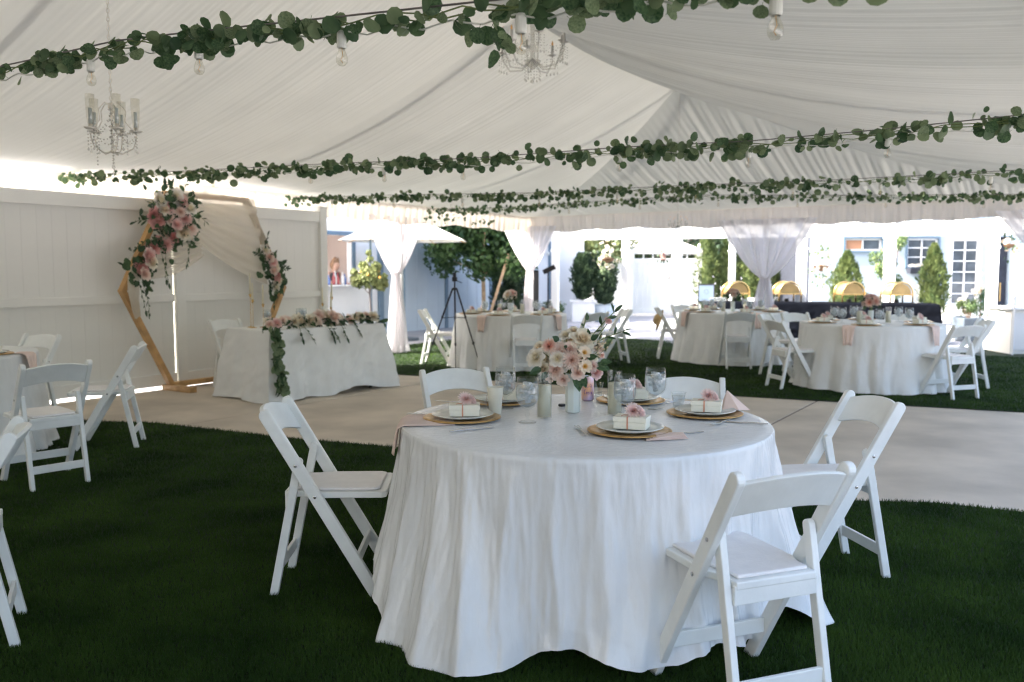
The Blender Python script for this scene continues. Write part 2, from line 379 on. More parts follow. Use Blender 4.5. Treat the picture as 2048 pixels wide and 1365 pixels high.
for i, (a, b) in enumerate(zip(TS, TS[1:])):
    for side in (0, 1): side_bay(a, b, side, i == 0, 3.1*i+side*1.7+.5)
def hip(a, b):
    v = 2*HW*a; s = 1-abs(v-HW)/HW; t = 4.1*b*max(s, .001)
    z = EAVE + (RIDGE-EAVE)*t/4.1 - .24*4*s*(1-s)*b - .12*4*b*(1-b)*s + pleat(v, .017, 27, 2.2)*min(1, (1-b)*6)*min(1, s*5)*min(1, b*5)
    return T(t, v, z)
mb = MB(); mb.grid(hip, 420, 22); mb.build('hip_panel', 'liner', tent, smooth=True)
# valances: gathered fabric hanging from the eaves
def valance(pa, pb, n, seed, inward, amp=.022):
    pa, pb = Vector(pa), Vector(pb); d = (pb-pa); L_ = d.length; d.normalize(); nrm = Vector((-d.y, d.x, 0))
    def fn(a, b):
        x = a*L_; p = pa + d*x
        off = amp*(.15+.85*min(1, b*1.5))*(sin(x*34+1.5*sin(x*5+seed)) + .5*sin(x*71+seed))
        z = -.30*b - .018*b*sin(x*6.3+seed) - .012*b*sin(x*2.1)
        return p + nrm*(off + inward*.03*(1-b)) + Vector((0, 0, z + (.0 if b else .035)))
    mb = MB(); mb.grid(fn, n, 6); return mb.build('valance', 'valance', tent, smooth=True)
valance(T(0, 0, EAVE), T(28.6, 0, EAVE), 1800, 1.0, 1)
valance(T(0, 0, EAVE), T(0, 2*HW, EAVE), 700, 2.0, -1)
valance(T(0, 2*HW, EAVE), T(28.6, 2*HW, EAVE), 900, 3.0, -1)
# frame: legs, eave rails, ridge, rafters (above the liner) and eave braces
def leg(t, v):
    mb = MB(); mb.tube([T(t, v, 0), T(t, v, EAVE+.04)], .03, 12); mb.box(T(t, v, .006), (.16, .16, .012)); mb.build('tent_leg', 'whitepaint', tent)
for t in TS: leg(t, -.04)
for t in TS: leg(t, 2*HW+.04)
leg(-.04, HW)
mb = MB()
mb.tube([T(0, -.04, EAVE+.06), T(28.6, -.04, EAVE+.06)], .03, 8); mb.tube([T(0, 2*HW+.04, EAVE+.06), T(28.6, 2*HW+.04, EAVE+.06)], .03, 8)
mb.tube([T(-.04, 0, EAVE+.06), T(-.04, 2*HW, EAVE+.06)], .03, 8); mb.tube([T(4.1, HW, RIDGE+.09), T(28.6, HW, RIDGE+.09)], .03, 8)
for t in TS[1:]:
    mb.tube([T(t, 0, EAVE+.06), T(t, HW, RIDGE+.09)], .03, 8); mb.tube([T(t, 2*HW, EAVE+.06), T(t, HW, RIDGE+.09)], .03, 8)
mb.tube([T(0, 0, EAVE+.06), T(4.1, HW, RIDGE+.09)], .03, 8); mb.tube([T(0, 2*HW, EAVE+.06), T(4.1, HW, RIDGE+.09)], .03, 8)
mb.build('roof_frame', 'whitepaint', tent)
for t in (6.79, 10.0):          # thin diagonal stays at the left eave
    mb = MB(); mb.tube([T(t+.02, .02, 2.44), T(t+.75, .02, 2.24)], .008, 6); mb.build('eave_stay', 'cord', tent)

# ------------------------------------------------------------------ tied sheer curtains on the tent posts
def curtain(p, along, label, spread=.82, tie=1.33, foot=.22, seed=0., top=2.3, group='tied white curtains on the tent posts'):
    p = Vector(p); d = Vector(along).normalized(); nrm = Vector((-d.y, d.x, 0))
    cur = thing('curtain', label, 'curtain', (p.x, p.y, 0), 0, group)
    def fn(a, b):
        z = top*(1-b); u = 2*a-1
        if z > tie:
            f = (z-tie)/(top-tie); hw = .075 + (spread-.075)*f**.72; amp = .02+.05*f**.5
        else:
            f = (tie-z)/tie; hw = .075 + (foot-.075)*f**.8; amp = .025+.035*f
        off = amp*sin(u*17+seed+1.2*sin(u*4+seed)) + amp*.5*sin(u*37+seed*2)
        x = u*hw + .01*sin(u*29+z*3)
        if z < .12: x += .03*sin(u*9+seed); off += .03*cos(u*7+seed)*(1-z/.12)
        return d*x + nrm*(off - .09) + Vector((0, 0, max(z, .012)))
    mb = MB(); mb.grid(fn, 120, 60); mb.build('drape', 'sheer', cur, smooth=True)
    tb = MB(); pts = [d*(.085*cos(k*2*PI/16)) + nrm*(.075*sin(k*2*PI/16)-.09) + Vector((0, 0, tie)) for k in range(17)]
    tb.tube(pts, .012, 6); tb.build('tieback', 'sheer', cur, smooth=True)
    return cur
du, dv = Vector((TU[0], TU[1], 0)), Vector((TV[0], TV[1], 0))
curtain(T(4.25, .06), du, 'sheer white curtain tied beside the tripod at the left side opening', .72, 1.35, .26, .4)
curtain(T(.08, .10), dv, 'sheer white curtain tied at the tent corner behind the far left table', .66, 1.42, .2, 1.4)
curtain(T(.08, 4.97), dv, 'widest tied sheer curtain between the buffet and the far middle table', .88, 1.27, .3, 2.6)
curtain(T(.25, 9.65), dv, 'white curtain edge at the far right frame edge above the white cabinet', 1.15, 1.2, .3, 3.3)
curtain(T(8.45, -.05), du, 'sheer curtain top glowing in the gap above the fence behind the arch flowers', .6, 1.3, .2, 4.1)

# ------------------------------------------------------------------ vinyl fence on the left
fence = thing('fence', 'tall white vinyl fence along the left side of the tent', 'fence', T(6.45, .45), math.atan2(TU[1], TU[0]))
# local x runs towards the camera along the fence, local y away from the tent is -; panels between posts
def fpost(x): mb = MB(); mb.box((x, 0, 1.14), (.13, .13, 2.28)); mb.build('post', 'vinyl', fence, bevel=.006)
def cap_(x): mb = MB(); mb.box((x, 0, 2.295), (.15, .15, .03)); mb.build('post_cap', 'vinyl', fence, bevel=.006)
pl = MB(); pl.prism([(-.0737, -.011), (-.0734, .011), (.0734, .011), (.0737, -.011)], 0, 1, 'z'); plm = pl.mesh('plank', M['vinyl'])
spans = [(.065, 2.32), (2.47, 4.72), (4.87, 7.12), (7.27, 9.5), (9.65, 11.9), (12.05, 14.3), (14.45, 16.7), (16.85, 19.1), (19.25, 21.5)]
for x in (0, 2.395, 4.795, 7.195, 9.575, 11.97, 14.375, 16.775, 19.175, 21.575): fpost(x)
cap_(0)
for a, b in spans:
    for z, h in ((.10, .14), (1.07, .09), (2.16, .15)):
        mb = MB(); mb.box(((a+b)/2, .022, z), (b-a, .05, h)); mb.build('rail', 'vinyl', fence, bevel=.005)
    n = int((b-a)/.15); w = (b-a)/n
    for k in range(n):
        for z0, hh in ((.17, .855), (1.115, .97)):
            o = put('plank', plm, fence); o.location = (a+w*(k+.5), 0, z0); o.scale = (w/.1476, 1, hh)
# right hand continuation of the post strip (end cap) seen beside the opening

# ------------------------------------------------------------------ folding chair
def rail_profile(p0, p1, w, rounded=True):
    (y0, z0), (y1, z1) = p0, p1; dy, dz = y1-y0, z1-z0; L_ = math.hypot(dy, dz); dy /= L_; dz /= L_; ny, nz = dz, -dy
    hw = w/2; k = hw/abs(ny) if abs(ny) > .2 else hw
    pts = [(y0-k, z0), (y0+k, z0)]
    for i in range(9):
        th = -PI/2 + PI*i/8
        pts.append((y1-dy*hw + (dy*cos(th) - ny*sin(th))*hw, z1-dz*hw + (dz*cos(th) - nz*sin(th))*hw))
    if (pts[2][0]-pts[1][0])**2 + (pts[2][1]-pts[1][1])**2 > (pts[-1][0]-pts[1][0])**2 + (pts[-1][1]-pts[1][1])**2: pts = pts[:2] + pts[2:][::-1]
    return pts
def rail_y(z): return .215 - .475*z/.81
def make_chair(screws):
    c = thing('folding_chair', 'white resin folding chair with padded seat', 'chair')
    for s in (-1, 1):
        mb = MB(); mb.prism(rail_profile((.215, 0), (-.26, .81), .052), s*.186, s*.216); mb.build('front_leg', 'resin', c, bevel=.005)
        mb = MB(); mb.prism(rail_profile((-.235, 0), (-.115, .60), .036), s*.156, s*.182); mb.build('rear_leg', 'resin', c, bevel=.004)
    mb = MB(); mb.box((0, rail_y(.15), .15), (.372, .016, .052), mtx=None); mb.build('front_stretcher', 'resin', c, bevel=.003)
    mb = MB(); mb.box((0, -.212, .125), (.312, .016, .05)); mb.build('rear_stretcher', 'resin', c, bevel=.003)
    out = [(-.15, -.185), (.15, -.185), (.152, -.10), (.180, -.03), (.180, .235), (.165, .255), (-.165, .255), (-.180, .235), (-.180, -.03), (-.152, -.10)]
    mb = MB(); mb.prism(out, .425, .452, 'z'); mb.build('seat_frame', 'resin', c, bevel=.005)
    inn = [(-.132, -.165), (.132, -.165), (.135, -.09), (.155, -.02), (.155, .20), (.135, .225), (-.135, .225), (-.155, .20), (-.155, -.02), (-.135, -.09)]
    mb = MB(); mb.prism(inn, .4525, .466, 'z'); mb.build('seat_pad', 'pad', c, bevel=.008, seg=3)
    mb = MB(); mb.box((0, -.176, .408), (.31, .014, .062)); mb.build('apron', 'resin', c, bevel=.003)
    def bk(th):
        def fn(a, b):
            x = -.187 + .374*a; q = 1-(x/.187)**2; z = (.662+.028*q) + b*(.118 - .002*q); 
            y = rail_y(z) - .012 - .034*q
            return (x, y + th, z + th*.3)
        return fn
    mb = MB(); n = 17
    mb.grid(bk(-.009), n, 5); mb.grid(bk(.009), n, 5); q = n*5
    for i in range(n-1): mb.f.append((i, i+1, q+i+1, q+i)); k = n*4; mb.f.append((k+i, k+i+1, q+k+i+1, q+k+i))
    for j in range(4): mb.f.append((j*n, (j+1)*n, q+(j+1)*n, q+j*n)); mb.f.append((j*n+n-1, (j+1)*n+n-1, q+(j+1)*n+n-1, q+j*n+n-1))
    mb.build('backrest', 'resin', c, smooth=False, bevel=.004)
    if screws:
        for s in (-1, 1):
            for y, z in ((rail_y(.575), .575), (rail_y(.44), .44)):
                mb = MB(); mb.lathe([(.007, 0), (.007, .003), (.003, .004)], 10, mtx=Matrix.Translation((s*.2165, y, z)) @ Matrix.Rotation(s*PI/2, 4, 'Y')); mb.build('screw', 'steel', c)
    return c
def face(fx, fy): return math.atan2(fy, fx) - PI/2
near_chair = make_chair(True); far_chair = make_chair(False)
NEAR = 'chairs around the near round table'
chairs = [
 (near_chair, -.80, 3.82, (.99, .03), 'white folding chair at the left of the near round table, seen from its side', NEAR),
 (near_chair, .76, 2.79, (-.35, .94), 'large white folding chair in the right foreground, seen from behind', NEAR),
 (near_chair, 1.45, 3.98, (-.99, -.17), 'white folding chair at the right end of the near table, beside the concrete path', NEAR),
 (near_chair, -.25, 4.93, (.38, -.92), 'white folding chair behind the left back of the near table, only its back showing', NEAR),
 (near_chair, .91, 4.5, (-.18, -.98), 'white folding chair behind the right back of the near table, beside the clear cup', NEAR),
 (near_chair, -3.1, 5.68, (-.73, .68), 'white folding chair seen from behind at the left edge table', 'chairs around the left edge table'),
 (near_chair, -3.24, 6.86, (-.98, -.25), 'side-on white folding chair between the left edge table and the arch', 'chairs around the left edge table'),
 (near_chair, -4.42, 7.72, (-.35, -.93), 'white folding chair facing us behind the left edge table by the fence', 'chairs around the left edge table'),
 (near_chair, -2.14, 3.18, (-.90, -.43), 'white folding chair cut off by the left picture edge in the foreground', 'chairs around the left edge table'),
 (far_chair, -3.3, 10.35, (.80, -.60), 'white folding chair behind the left end of the sweetheart table', 'chairs at the sweetheart table'),
 (far_chair, .18, 11.78, (-.08, 1), 'white folding chair seen squarely from behind at the far left table', 'chairs around the far left table'),
 (far_chair, -1.1, 12.95, (.99, -.12), 'sunlit white folding chair behind the tripod at the far left table', 'chairs around the far left table'),
 (far_chair, 1.05, 12.35, (-.62, .78), 'white folding chair behind the big bouquet at the far left table', 'chairs around the far left table'),
 (far_chair, 1.5, 13.1, (-.97, -.2), 'white folding chair turned sideways right of the far left table', 'chairs around the far left table'),
 (far_chair, 2.56, 13.72, (.97, -.12), 'white folding chair with a straw hat on its back, by the far middle table', 'chairs around the far middle table'),
 (far_chair, 2.98, 14.42, (.42, -.9), 'white folding chair half hidden behind the far middle table, next to the straw hat', 'chairs around the far middle table'),
 (far_chair, 3.22, 12.4, (.05, 1), 'white folding chair seen squarely from behind at the far middle table', 'chairs around the far middle table'),
 (far_chair, 3.62, 11.55, (.8, -.6), 'white folding chair with its front leg out between the two far right tables', 'chairs around the far right table'),
 (far_chair, 3.36, 10.32, (.97, .22), 'white folding chair at the near left of the far right table', 'chairs around the far right table'),
 (far_chair, 4.86, 9.55, (-.3, .95), 'white folding chair seen from behind at the near right of the far right table', 'chairs around the far right table'),
 (far_chair, 5.42, 10.35, (-.98, .12), 'white folding chair side-on at the right end of the far right table', 'chairs around the far right table'),
 (far_chair, 3.98, 11.72, (.28, -.96), 'white folding chair facing us behind the back left of the far right table', 'chairs around the far right table'),
 (far_chair, 5.12, 11.4, (-.5, -.86), 'white folding chair facing us behind the back right of the far right table', 'chairs around the far right table'),
]
seen = set()
for pr, x, y, (fx, fy), lab, grp in chairs:
    place(pr, pr.name in seen, (x, y, .008 if not (y > 9.9 and x < -3) else 0), face(fx, fy), lab, grp); seen.add(pr.name)
hat = MB(); hat.lathe([(0, .09), (.05, .088), (.085, .06), (.09, .01), (.17, 0), (.172, -.006), (.09, .0), (.0, .0)], 28)
o = hat.build('straw_hat', 'straw', smooth=True); o.location = (2.33, 13.66, .62); o.rotation_euler = (R(8), R(-72), R(-10))
tag(o, 'tan straw hat hung on the back of the chair by the far middle table', 'hat')

# ------------------------------------------------------------------ flower and leaf shapes (unit size, facing +Z)
def petal(mb, L_, Wd, cup, curl, mtx, nu=4, nv=5, ruffle=0.):
    def fn(a, b):
        x = (a-.5)*2; wv = Wd*math.sin(PI*min(1, .12+.80*b)**.8)*.5 if b < 1 else Wd*.28
        wv = Wd*.5*(math.sin(PI*(.08+.84*b)))**.6
        y = L_*b; z = cup*(x*x)*Wd*.5 + curl*(b**2)*L_ + ruffle*sin(x*7+b*5)*b*.1
        return mtx @ Vector((x*wv, y, z))
    mb.grid(fn, nu, nv)
def rose_mesh(name, m, layers=5, seed=0, open_=1.0):
    rnd = random.Random(seed); mb = MB()
    for l in range(layers):
        f = l/(layers-1); n = 3 + l*1 + (1 if l > 2 else 0); tilt = (8 + 62*f*open_)
        for k in range(n):
            a = 2*PI*(k + .5*(l % 2))/n + rnd.uniform(-.2, .2); L_ = .42 + .5*f + rnd.uniform(-.04, .04)
            mtx = Matrix.Rotation(a, 4, 'Z') @ Matrix.Translation((0, .05+.10*f, -.22+.02*f)) @ Matrix.Rotation(R(90-tilt+rnd.uniform(-6, 6)), 4, 'X')
            petal(mb, L_, .42+.42*f, .38, .18*(1-f) - .22*f, mtx, ruffle=.5)
    return mb.mesh(name, M[m], True)
def dahlia_mesh(name, m, seed=0):
    rnd = random.Random(seed); mb = MB()
    for l in range(6):
        f = l/5; n = 9 + 2*l; tilt = 12 + 72*f
        for k in range(n):
            a = 2*PI*(k+.5*(l % 2))/n + rnd.uniform(-.08, .08); L_ = .35+.6*f
            mtx = Matrix.Rotation(a, 4, 'Z') @ Matrix.Translation((0, .03, -.15)) @ Matrix.Rotation(R(90-tilt+rnd.uniform(-5, 5)), 4, 'X')
            petal(mb, L_, .17+.05*f, .5, .06, mtx, nu=3, nv=4)
    return mb.mesh(name, M[m], True)
def daisy_mesh(name, m, seed=0):
    rnd = random.Random(seed); mb = MB()
    for l in range(2):
        for k in range(7):
            a = 2*PI*(k+.5*l)/7; mtx = Matrix.Rotation(a, 4, 'Z') @ Matrix.Translation((0, .06, -.05*l)) @ Matrix.Rotation(R(38-16*l+rnd.uniform(-6, 6)), 4, 'X')
            petal(mb, .85, .55, .35, -.12, mtx)
    for k in range(26):
        a = rnd.uniform(0, 6.28); r = .16*math.sqrt(rnd.random()); mb.tube([(r*cos(a)*.6, r*sin(a)*.6, 0), (r*cos(a), r*sin(a), .2+rnd.random()*.05)], .02, 4)
    return mb.mesh(name, M[m], True)
FL = {}
for nm, m in (('blush', 'p_blush'), ('cream', 'p_cream'), ('white', 'p_white'), ('rose', 'p_rose'), ('pink', 'p_pink')):
    FL[nm] = [rose_mesh('flower', m, 5, 3+i*7+len(nm), .9+.2*i) for i in range(2)]
FL['coral'] = [dahlia_mesh('flower', 'p_coral', 5)]; FL['bdahlia'] = [dahlia_mesh('flower', 'p_blush', 6)]; FL['pdahlia'] = [dahlia_mesh('flower', 'p_pink', 8)]
FL['yellow'] = [daisy_mesh('flower', 'p_yellow', 2)]
def aim(o, p, d, s, roll=None):
    q = Vector(d).to_track_quat('Z', 'Y'); o.rotation_mode = 'QUATERNION'
    o.rotation_quaternion = q @ Matrix.Rotation(random.uniform(0, 6.28) if roll is None else roll, 3, 'Z').to_quaternion()
    o.location = p; o.scale = (s, s, s)
def flower(kind, p, d, s, parent):
    o = put('flower', random.choice(FL[kind]), parent); aim(o, p, d, s); return o
def leaf_outline(kind):
    if kind == 'round': return [(0, 0), (.30, .10), (.48, .36), (.46, .64), (.27, .88), (0, .97), (-.27, .88), (-.46, .64), (-.48, .36), (-.30, .10)]
    if kind == 'long': return [(0, 0), (.10, .15), (.16, .4), (.13, .7), (0, 1.0), (-.13, .7), (-.16, .4), (-.10, .15)]
    return [(0, 0), (.20, .12), (.30, .36), (.24, .66), (0, 1.0), (-.24, .66), (-.30, .36), (-.20, .12)]
def leaf_mesh(kind, m, fold=.25):
    mb = MB(); pts = leaf_outline(kind); n = len(pts)
    vs = [(0, .02, 0)] + [(x, y, abs(x)*fold - .18*(y-.4)**2) for x, y in pts] + [(0, .5, -.02)]
    fs = []
    for i in range(n): fs.append((n+1, 1+i, 1+(i+1) % n))
    mb.add(vs[0:1] + vs[1:n+1] + [vs[n+1]], fs); mb.bar((0, -.18, 0), (0, .5, -.01), .025, .02)
    return mb.mesh('leaf', M[m], False)
LF = {'round': leaf_mesh('round', 'euca'), 'roundl': leaf_mesh('round', 'eucalight', .15), 'long': leaf_mesh('long', 'ruscus'), 'mid': leaf_mesh('mid', 'ruscus'), 'midl': leaf_mesh('mid', 'euca')}
def leafobj(kind, p, tip, face_, s, parent):
    # leaf lies along tip direction with its flat side towards face_
    y = Vector(tip).normalized(); z = Vector(face_); z = (z - y*z.dot(y)); z = z.normalized() if z.length > .05 else y.orthogonal().normalized(); x = y.cross(z)
    o = put('leaf', LF[kind], parent); o.rotation_mode = 'QUATERNION'
    o.rotation_quaternion = Matrix((x, y, z)).transposed().to_quaternion(); o.location = p; o.scale = (s, s, s); return o
def rv(a=1.): return Vector((random.uniform(-a, a), random.uniform(-a, a), random.uniform(-a, a)))
def sprig(mb_stem, base, d, L_, n, kind, s, parent):
    d = Vector(d).normalized(); p = Vector(base); pts = [p.copy()]; side = d.orthogonal().normalized()
    for k in range(n):
        d = (d + rv(.10) + Vector((0, 0, -.06))).normalized(); p = p + d*(L_/n); pts.append(p.copy())
        sd = (side if k % 2 else -side) + rv(.3); leafobj(kind, p, d*.7+sd*.9, rv(1)+Vector((0, -1.2, .6)), s*random.uniform(.75, 1.1), parent)
    leafobj(kind, p, d, rv(1)+Vector((0, -1, .5)), s, parent)
    mb_stem.tube(pts, .0022, 5)

# ------------------------------------------------------------------ round tables and their cloths
CLOTH_TOP = .768
def round_table(x, y, r, label, group):
    t = thing('round_table', label, 'table', (x, y, 0), 0, group)
    mb = MB(); mb.lathe([(0, .735), (r-.02, .735), (r-.005, .742), (r-.005, .755), (r-.02, .762), (0, .762)], 48); mb.build('tabletop', 'vinyl', t, smooth=False)
    for k in range(4):
        a = PI/4+k*PI/2; mb = MB(); mb.tube([(cos(a)*r*.55, sin(a)*r*.55, .735), (cos(a)*r*.6, sin(a)*r*.6, .008)], .013, 8); mb.build('leg', 'darksteel', t)
    return t
RIDGES = [(2, 5, .8, 2), (22, 7, 1, -3), (44, 6, .8, 2), (70, 8, 1, 3), (96, 6, .8, -2), (120, 7, 1, 2), (146, 6, .8, -3), (168, 5, .45, 2), (184, 4.5, .5, 3), (197, 4, .7, 2), (209, 5, 1.0, 4), (222, 4, .75, 5), (233, 5.5, 1.1, 3),
          (247, 4, .7, -3), (258, 3.2, .5, 2), (270, 4.5, .8, 1), (281, 3.5, .6, -2), (291, 5, .7, 2), (304, 4, .7, 3), (315, 3.5, .6, -1), (327, 5, .9, 2), (341, 4.5, .9, -3)]
def cloth_round(x, y, r, label, group, hemz=None, flare=None, seed=0, na=300, nr=52, amp=.055, m='cloth', nf=15, ridges=None):
    ph = [random.Random(seed+i).uniform(0, 6.28) for i in range(8)]
    def folds(th):
        a = 1.75*abs(sin(nf*th*.5 + ph[0] + .55*sin(3*th+ph[1]) + .25*sin(7*th)))**.75 - 1.1; b = 1.5*abs(sin((nf-4)*th + ph[2] + .7*sin(5*th+ph[3])))-.95; c = sin(5*th+ph[4])
        v = .70*a + .26*b + .3*c
        return v
    drop = CLOTH_TOP
    def fn(a, b):
        th = 2*PI*a
        if b < .16:
            f = b/.16; rr = (r-.012)*f; z = CLOTH_TOP + .0012*sin(9*th+ph[5])*f + .0015*mnoise.noise(Vector((rr*cos(th)*6, rr*sin(th)*6, seed)))
            return (rr*cos(th), rr*sin(th), z)
        f = (b-.16)/.84
        hz = (hemz(math.degrees(th)) if hemz else .015); br = flare(math.degrees(th)) if flare else r+.10
        if f < .05:
            q = f/.05; rr = r-.012+.018*sin(q*PI/2); z = CLOTH_TOP - .018*(1-cos(q*PI/2)); h = 0
        else:
            h = (f-.05)/.95; z = (CLOTH_TOP-.018) + (hz-(CLOTH_TOP-.018))*h
            rr = r+.006 + (br-r-.006)*(h**1.4)
        fo = folds(th + .03*sin(z*5+ph[2]))*amp*(h**.8)*(.8+.6*mnoise.noise(Vector((th*1.5, z*2.2, seed+4.)))) ; sharp = abs(fo)**.9*(1 if fo > 0 else -1) if fo else 0
        if ridges:
            dg = math.degrees(th); fo = -.022*h
            for ra, rw, rh, rd in ridges:
                dd = abs((dg - (ra + rd*h + 1.2*sin(z*7+ra)*h) + 180) % 360 - 180); w_ = rw*(.55+.75*h)
                if dd < w_*3: fo += amp*rh*(.10 + .90*h**.9)*min(1, h*14)*math.exp(-(dd/w_)**1.35)
        rr += fo + .0016*min(1, h*8)*(1-abs(sin(31*th+2*sin(5*th+z*4)+ph[5])))**3 + .0012*min(1, h*6)*(1-abs(sin(47*th+1.5*sin(9*th-z*6)+ph[0])))**3 + .012*h**.3*mnoise.noise(Vector((th*14+ph[6], z*3, seed))) + .006*mnoise.noise(Vector((th*40, z*9, seed*2.)))
        rr = r+.003 + math.log(1+math.exp((rr-r-.003)*90))/90 if h < .9 else rr
        th2 = th + .035*h*sin(7*th+ph[7]+z*2)
        rr += max(0, h-.9)*.12*sin(23*th+ph[3])
        z += .02*h*sin(11*th+ph[1])*(1 if hz > .03 else .2)
        return (rr*cos(th2), rr*sin(th2), max(z, .014))
    mb = MB(); mb.grid(fn, na, nr, wrap=True)
    o = mb.build('tablecloth', m, smooth=True, loc=(x, y, 0)); return tag(o, label, 'tablecloth', group)
TX, TY = .31, 3.67
def hem_main(d):
    return interp(d, [(0, .12), (60, .06), (120, .08), (165, .17), (182, .19), (196, .10), (206, .015), (234, .015), (243, .05), (256, .09), (272, .10), (286, .06), (298, .08), (312, .10), (328, .11), (336, .02), (344, .02), (352, .10), (360, .12)])
def flare_main(d):
    return interp(d, [(0, .82), (60, .86), (120, .86), (180, .90), (200, .875), (212, .90), (226, .91), (236, .89), (244, .82), (265, .80), (285, .84), (300, .82), (328, .84), (338, .95), (344, .97), (352, .84), (360, .82)])
RT = 'round banquet tables under white cloths'; RC = 'white cloths on the round tables'
round_table(TX, TY, .762, 'near round banquet table hidden under the satin cloth in the foreground', RT)
cloth_round(TX, TY, .77, 'big satin white tablecloth on the near round table, its hem spread on the turf', RC, hem_main, flare_main, 3, 800, 100, .085, 'cloth', 13, RIDGES)
FT = {'far left table': (-.02, 12.72, .81), 'far middle table': (3.42, 13.4, .81), 'far right table': (4.36, 10.5, .81), 'left edge table': (-4.52, 6.6, .77)}
lab = {'far left table': 'wrinkled white cloth of the far left round table, behind the black tripod',
       'far middle table': 'white cloth of the far middle round table in front of the buffet',
       'far right table': 'deeply pleated white cloth of the far right round table',
       'left edge table': 'white cloth of the round table cut off by the left picture edge'}
for i, (k, (x, y, r)) in enumerate(FT.items()):
    round_table(x, y, r-.01, 'round banquet table under the cloth, the %s' % k, RT)
    cloth_round(x, y, r, lab[k], RC, None, None, 20+i*3, 260, 36, .06, 'cloth2', 17)

# ------------------------------------------------------------------ tableware makers
def wide(pr): return [(r*(1.2 if z > .055 else 1.05), z*1.04) for r, z in pr]
def make_goblet():
    g = thing('goblet', 'clear goblet of iced water', 'goblet')
    mb = MB(); mb.lathe(wide([(.036, 0), (.037, .002), (.030, .005), (.010, .010), (.006, .016), (.008, .026), (.011, .032), (.008, .038), (.006, .046), (.010, .054), (.026, .066),
        (.037, .084), (.0415, .110), (.041, .135), (.0385, .160), (.036, .184), (.0345, .184), (.037, .160), (.0395, .135), (.040, .110), (.0355, .086), (.024, .070), (.006, .060), (0, .059)]), 32)
    mb.build('glass', 'glass', g, smooth=True)
    mb = MB(); mb.lathe(wide([(0, .0605), (.006, .0615), (.0235, .0715), (.035, .087), (.0393, .110), (.0389, .135), (.0372, .152), (.0, .152)]), 20); mb.build('water', 'ice', g, smooth=True)
    rnd = random.Random(4); mb = MB()
    for k in range(34):
        a = rnd.uniform(0, 6.28); rr = rnd.uniform(.0, .028); mb.box((rr*cos(a), rr*sin(a), rnd.uniform(.085, .166)), (.018, .016, .014), mtx=None, rz=rnd.uniform(0, 3))
    mb.build('ice', 'icecube', g, bevel=.003)
    return g
M['icecube'] = thin_glass('ice_cubes', (.93, .95, .96), 1.6, .12, .5)
def make_plate():
    p = MB(); p.lathe([(0, .006), (.085, .006), (.10, .010), (.132, .020), (.134, .018), (.10, .006), (.085, .002), (0, .002)], 40); return p.mesh('plate', mat('glass_plate', (.85, .86, .81), .15, coat=.4, transl=.15), True)
def make_charger():
    p = MB(); p.lathe([(0, .004), (.115, .004), (.128, .010), (.158, .013), (.166, .010), (.166, .007), (.125, .003), (.11, 0), (0, 0)], 96, mod=lambda th, i: 1+.012*abs(sin(18*th))*(i in (3, 4, 5)))
    return p.mesh('charger_plate', M['gold'], True)
plate_me = make_plate(); charger_me = make_charger()
def make_box():
    b = thing('gift_box', 'cream gift box', 'box')
    mb = MB(); mb.box((0, 0, .014), (.128, .092, .028)); mb.build('box_body', 'cream', b, bevel=.0012)
    mb = MB(); mb.box((0, 0, .038), (.132, .096, .019)); mb.build('lid', 'cream', b, bevel=.0015)
    mb = MB(); mb.box((-.008, 0, .0482), (.006, .0966, .0012)); mb.box((-.008, -.0485, .024), (.006, .0012, .048)); mb.box((-.008, .0485, .024), (.006, .0012, .048))
    mb.tube([(-.008, 0, .049), (-.03, -.015, .052), (-.036, -.03, .05)], .0014, 5); mb.build('ribbon', 'ribbon', b)
    f = put('flower', FL['pdahlia'][0], b); f.data = FLBOX; f.location = (.006, -.004, .070); f.rotation_euler = (R(48), 0, .3); f.scale = (.038, .038, .038)
    f2 = put('flower', FLBOX, b); f2.location = (.034, .006, .062); f2.rotation_euler = (R(55), .5, 1); f2.scale = (.032, .032, .032)
    return b
FLBOX = dahlia_mesh('flower', 'p_box', 12)
def cylinder_candle(h=.195, r=.0325):
    c = thing('cylinder_candle', 'pale candle in a clear glass cylinder', 'candle')
    mb = MB(); mb.lathe([(r, 0), (r, h), (r-.0018, h), (r-.0018, .006), (0, .006)], 36); mb.build('glass_cylinder', 'glass', c, smooth=False)
    mb = MB(); mb.lathe([(r-.0028, .0065), (r-.0028, h*.72), (r-.006, h*.735), (0, h*.73)], 28); mb.build('wax', 'wax', c, smooth=True)
    mb = MB(); mb.tube([(0, 0, h*.73), (.001, 0, h*.79)], .0012, 5); mb.build('wick', 'black', c)
    return c
goblet0, box0, candle0 = make_goblet(), make_box(), cylinder_candle(); used = set()
def P0(proto, loc, rz, label, group):
    u = proto.name in used; used.add(proto.name); return place(proto, u, loc, rz, label, group)
ZT = CLOTH_TOP + .002
def setting(x, y, where, rz, z=ZT, box=True):
    o = put('charger_plate', charger_me, loc=(x, y, z), rz=rz); tag(o, 'gold scalloped charger %s' % where, 'charger', 'gold charger plates')
    o = put('plate', plate_me, loc=(x+.002, y, z+.006), rz=rz); tag(o, 'pale plate on the charger %s' % where, 'plate', 'pale glass plates')
    if box: P0(box0, (x+.01, y+.005, z+.0165), rz, 'cream gift box %s' % where, 'gift boxes on the plates')
WN = ['at the left of the near table', 'at the back left of the near table', 'at the front of the near table', 'at the right of the near table', 'at the back right of the near table']
for (x, y), w, rz in zip([(-.215, 3.69), (-.05, 4.16), (.465, 3.385), (.855, 3.80), (.58, 4.19)], WN, (.05, .0, -.35, -.3, .1)): setting(x, y, w, rz)
GP = 'iced water goblets on the near table'
P0(goblet0, (.065, 3.60, ZT), 0, 'water goblet left of the tall candle, nearest of the near table goblets', GP)
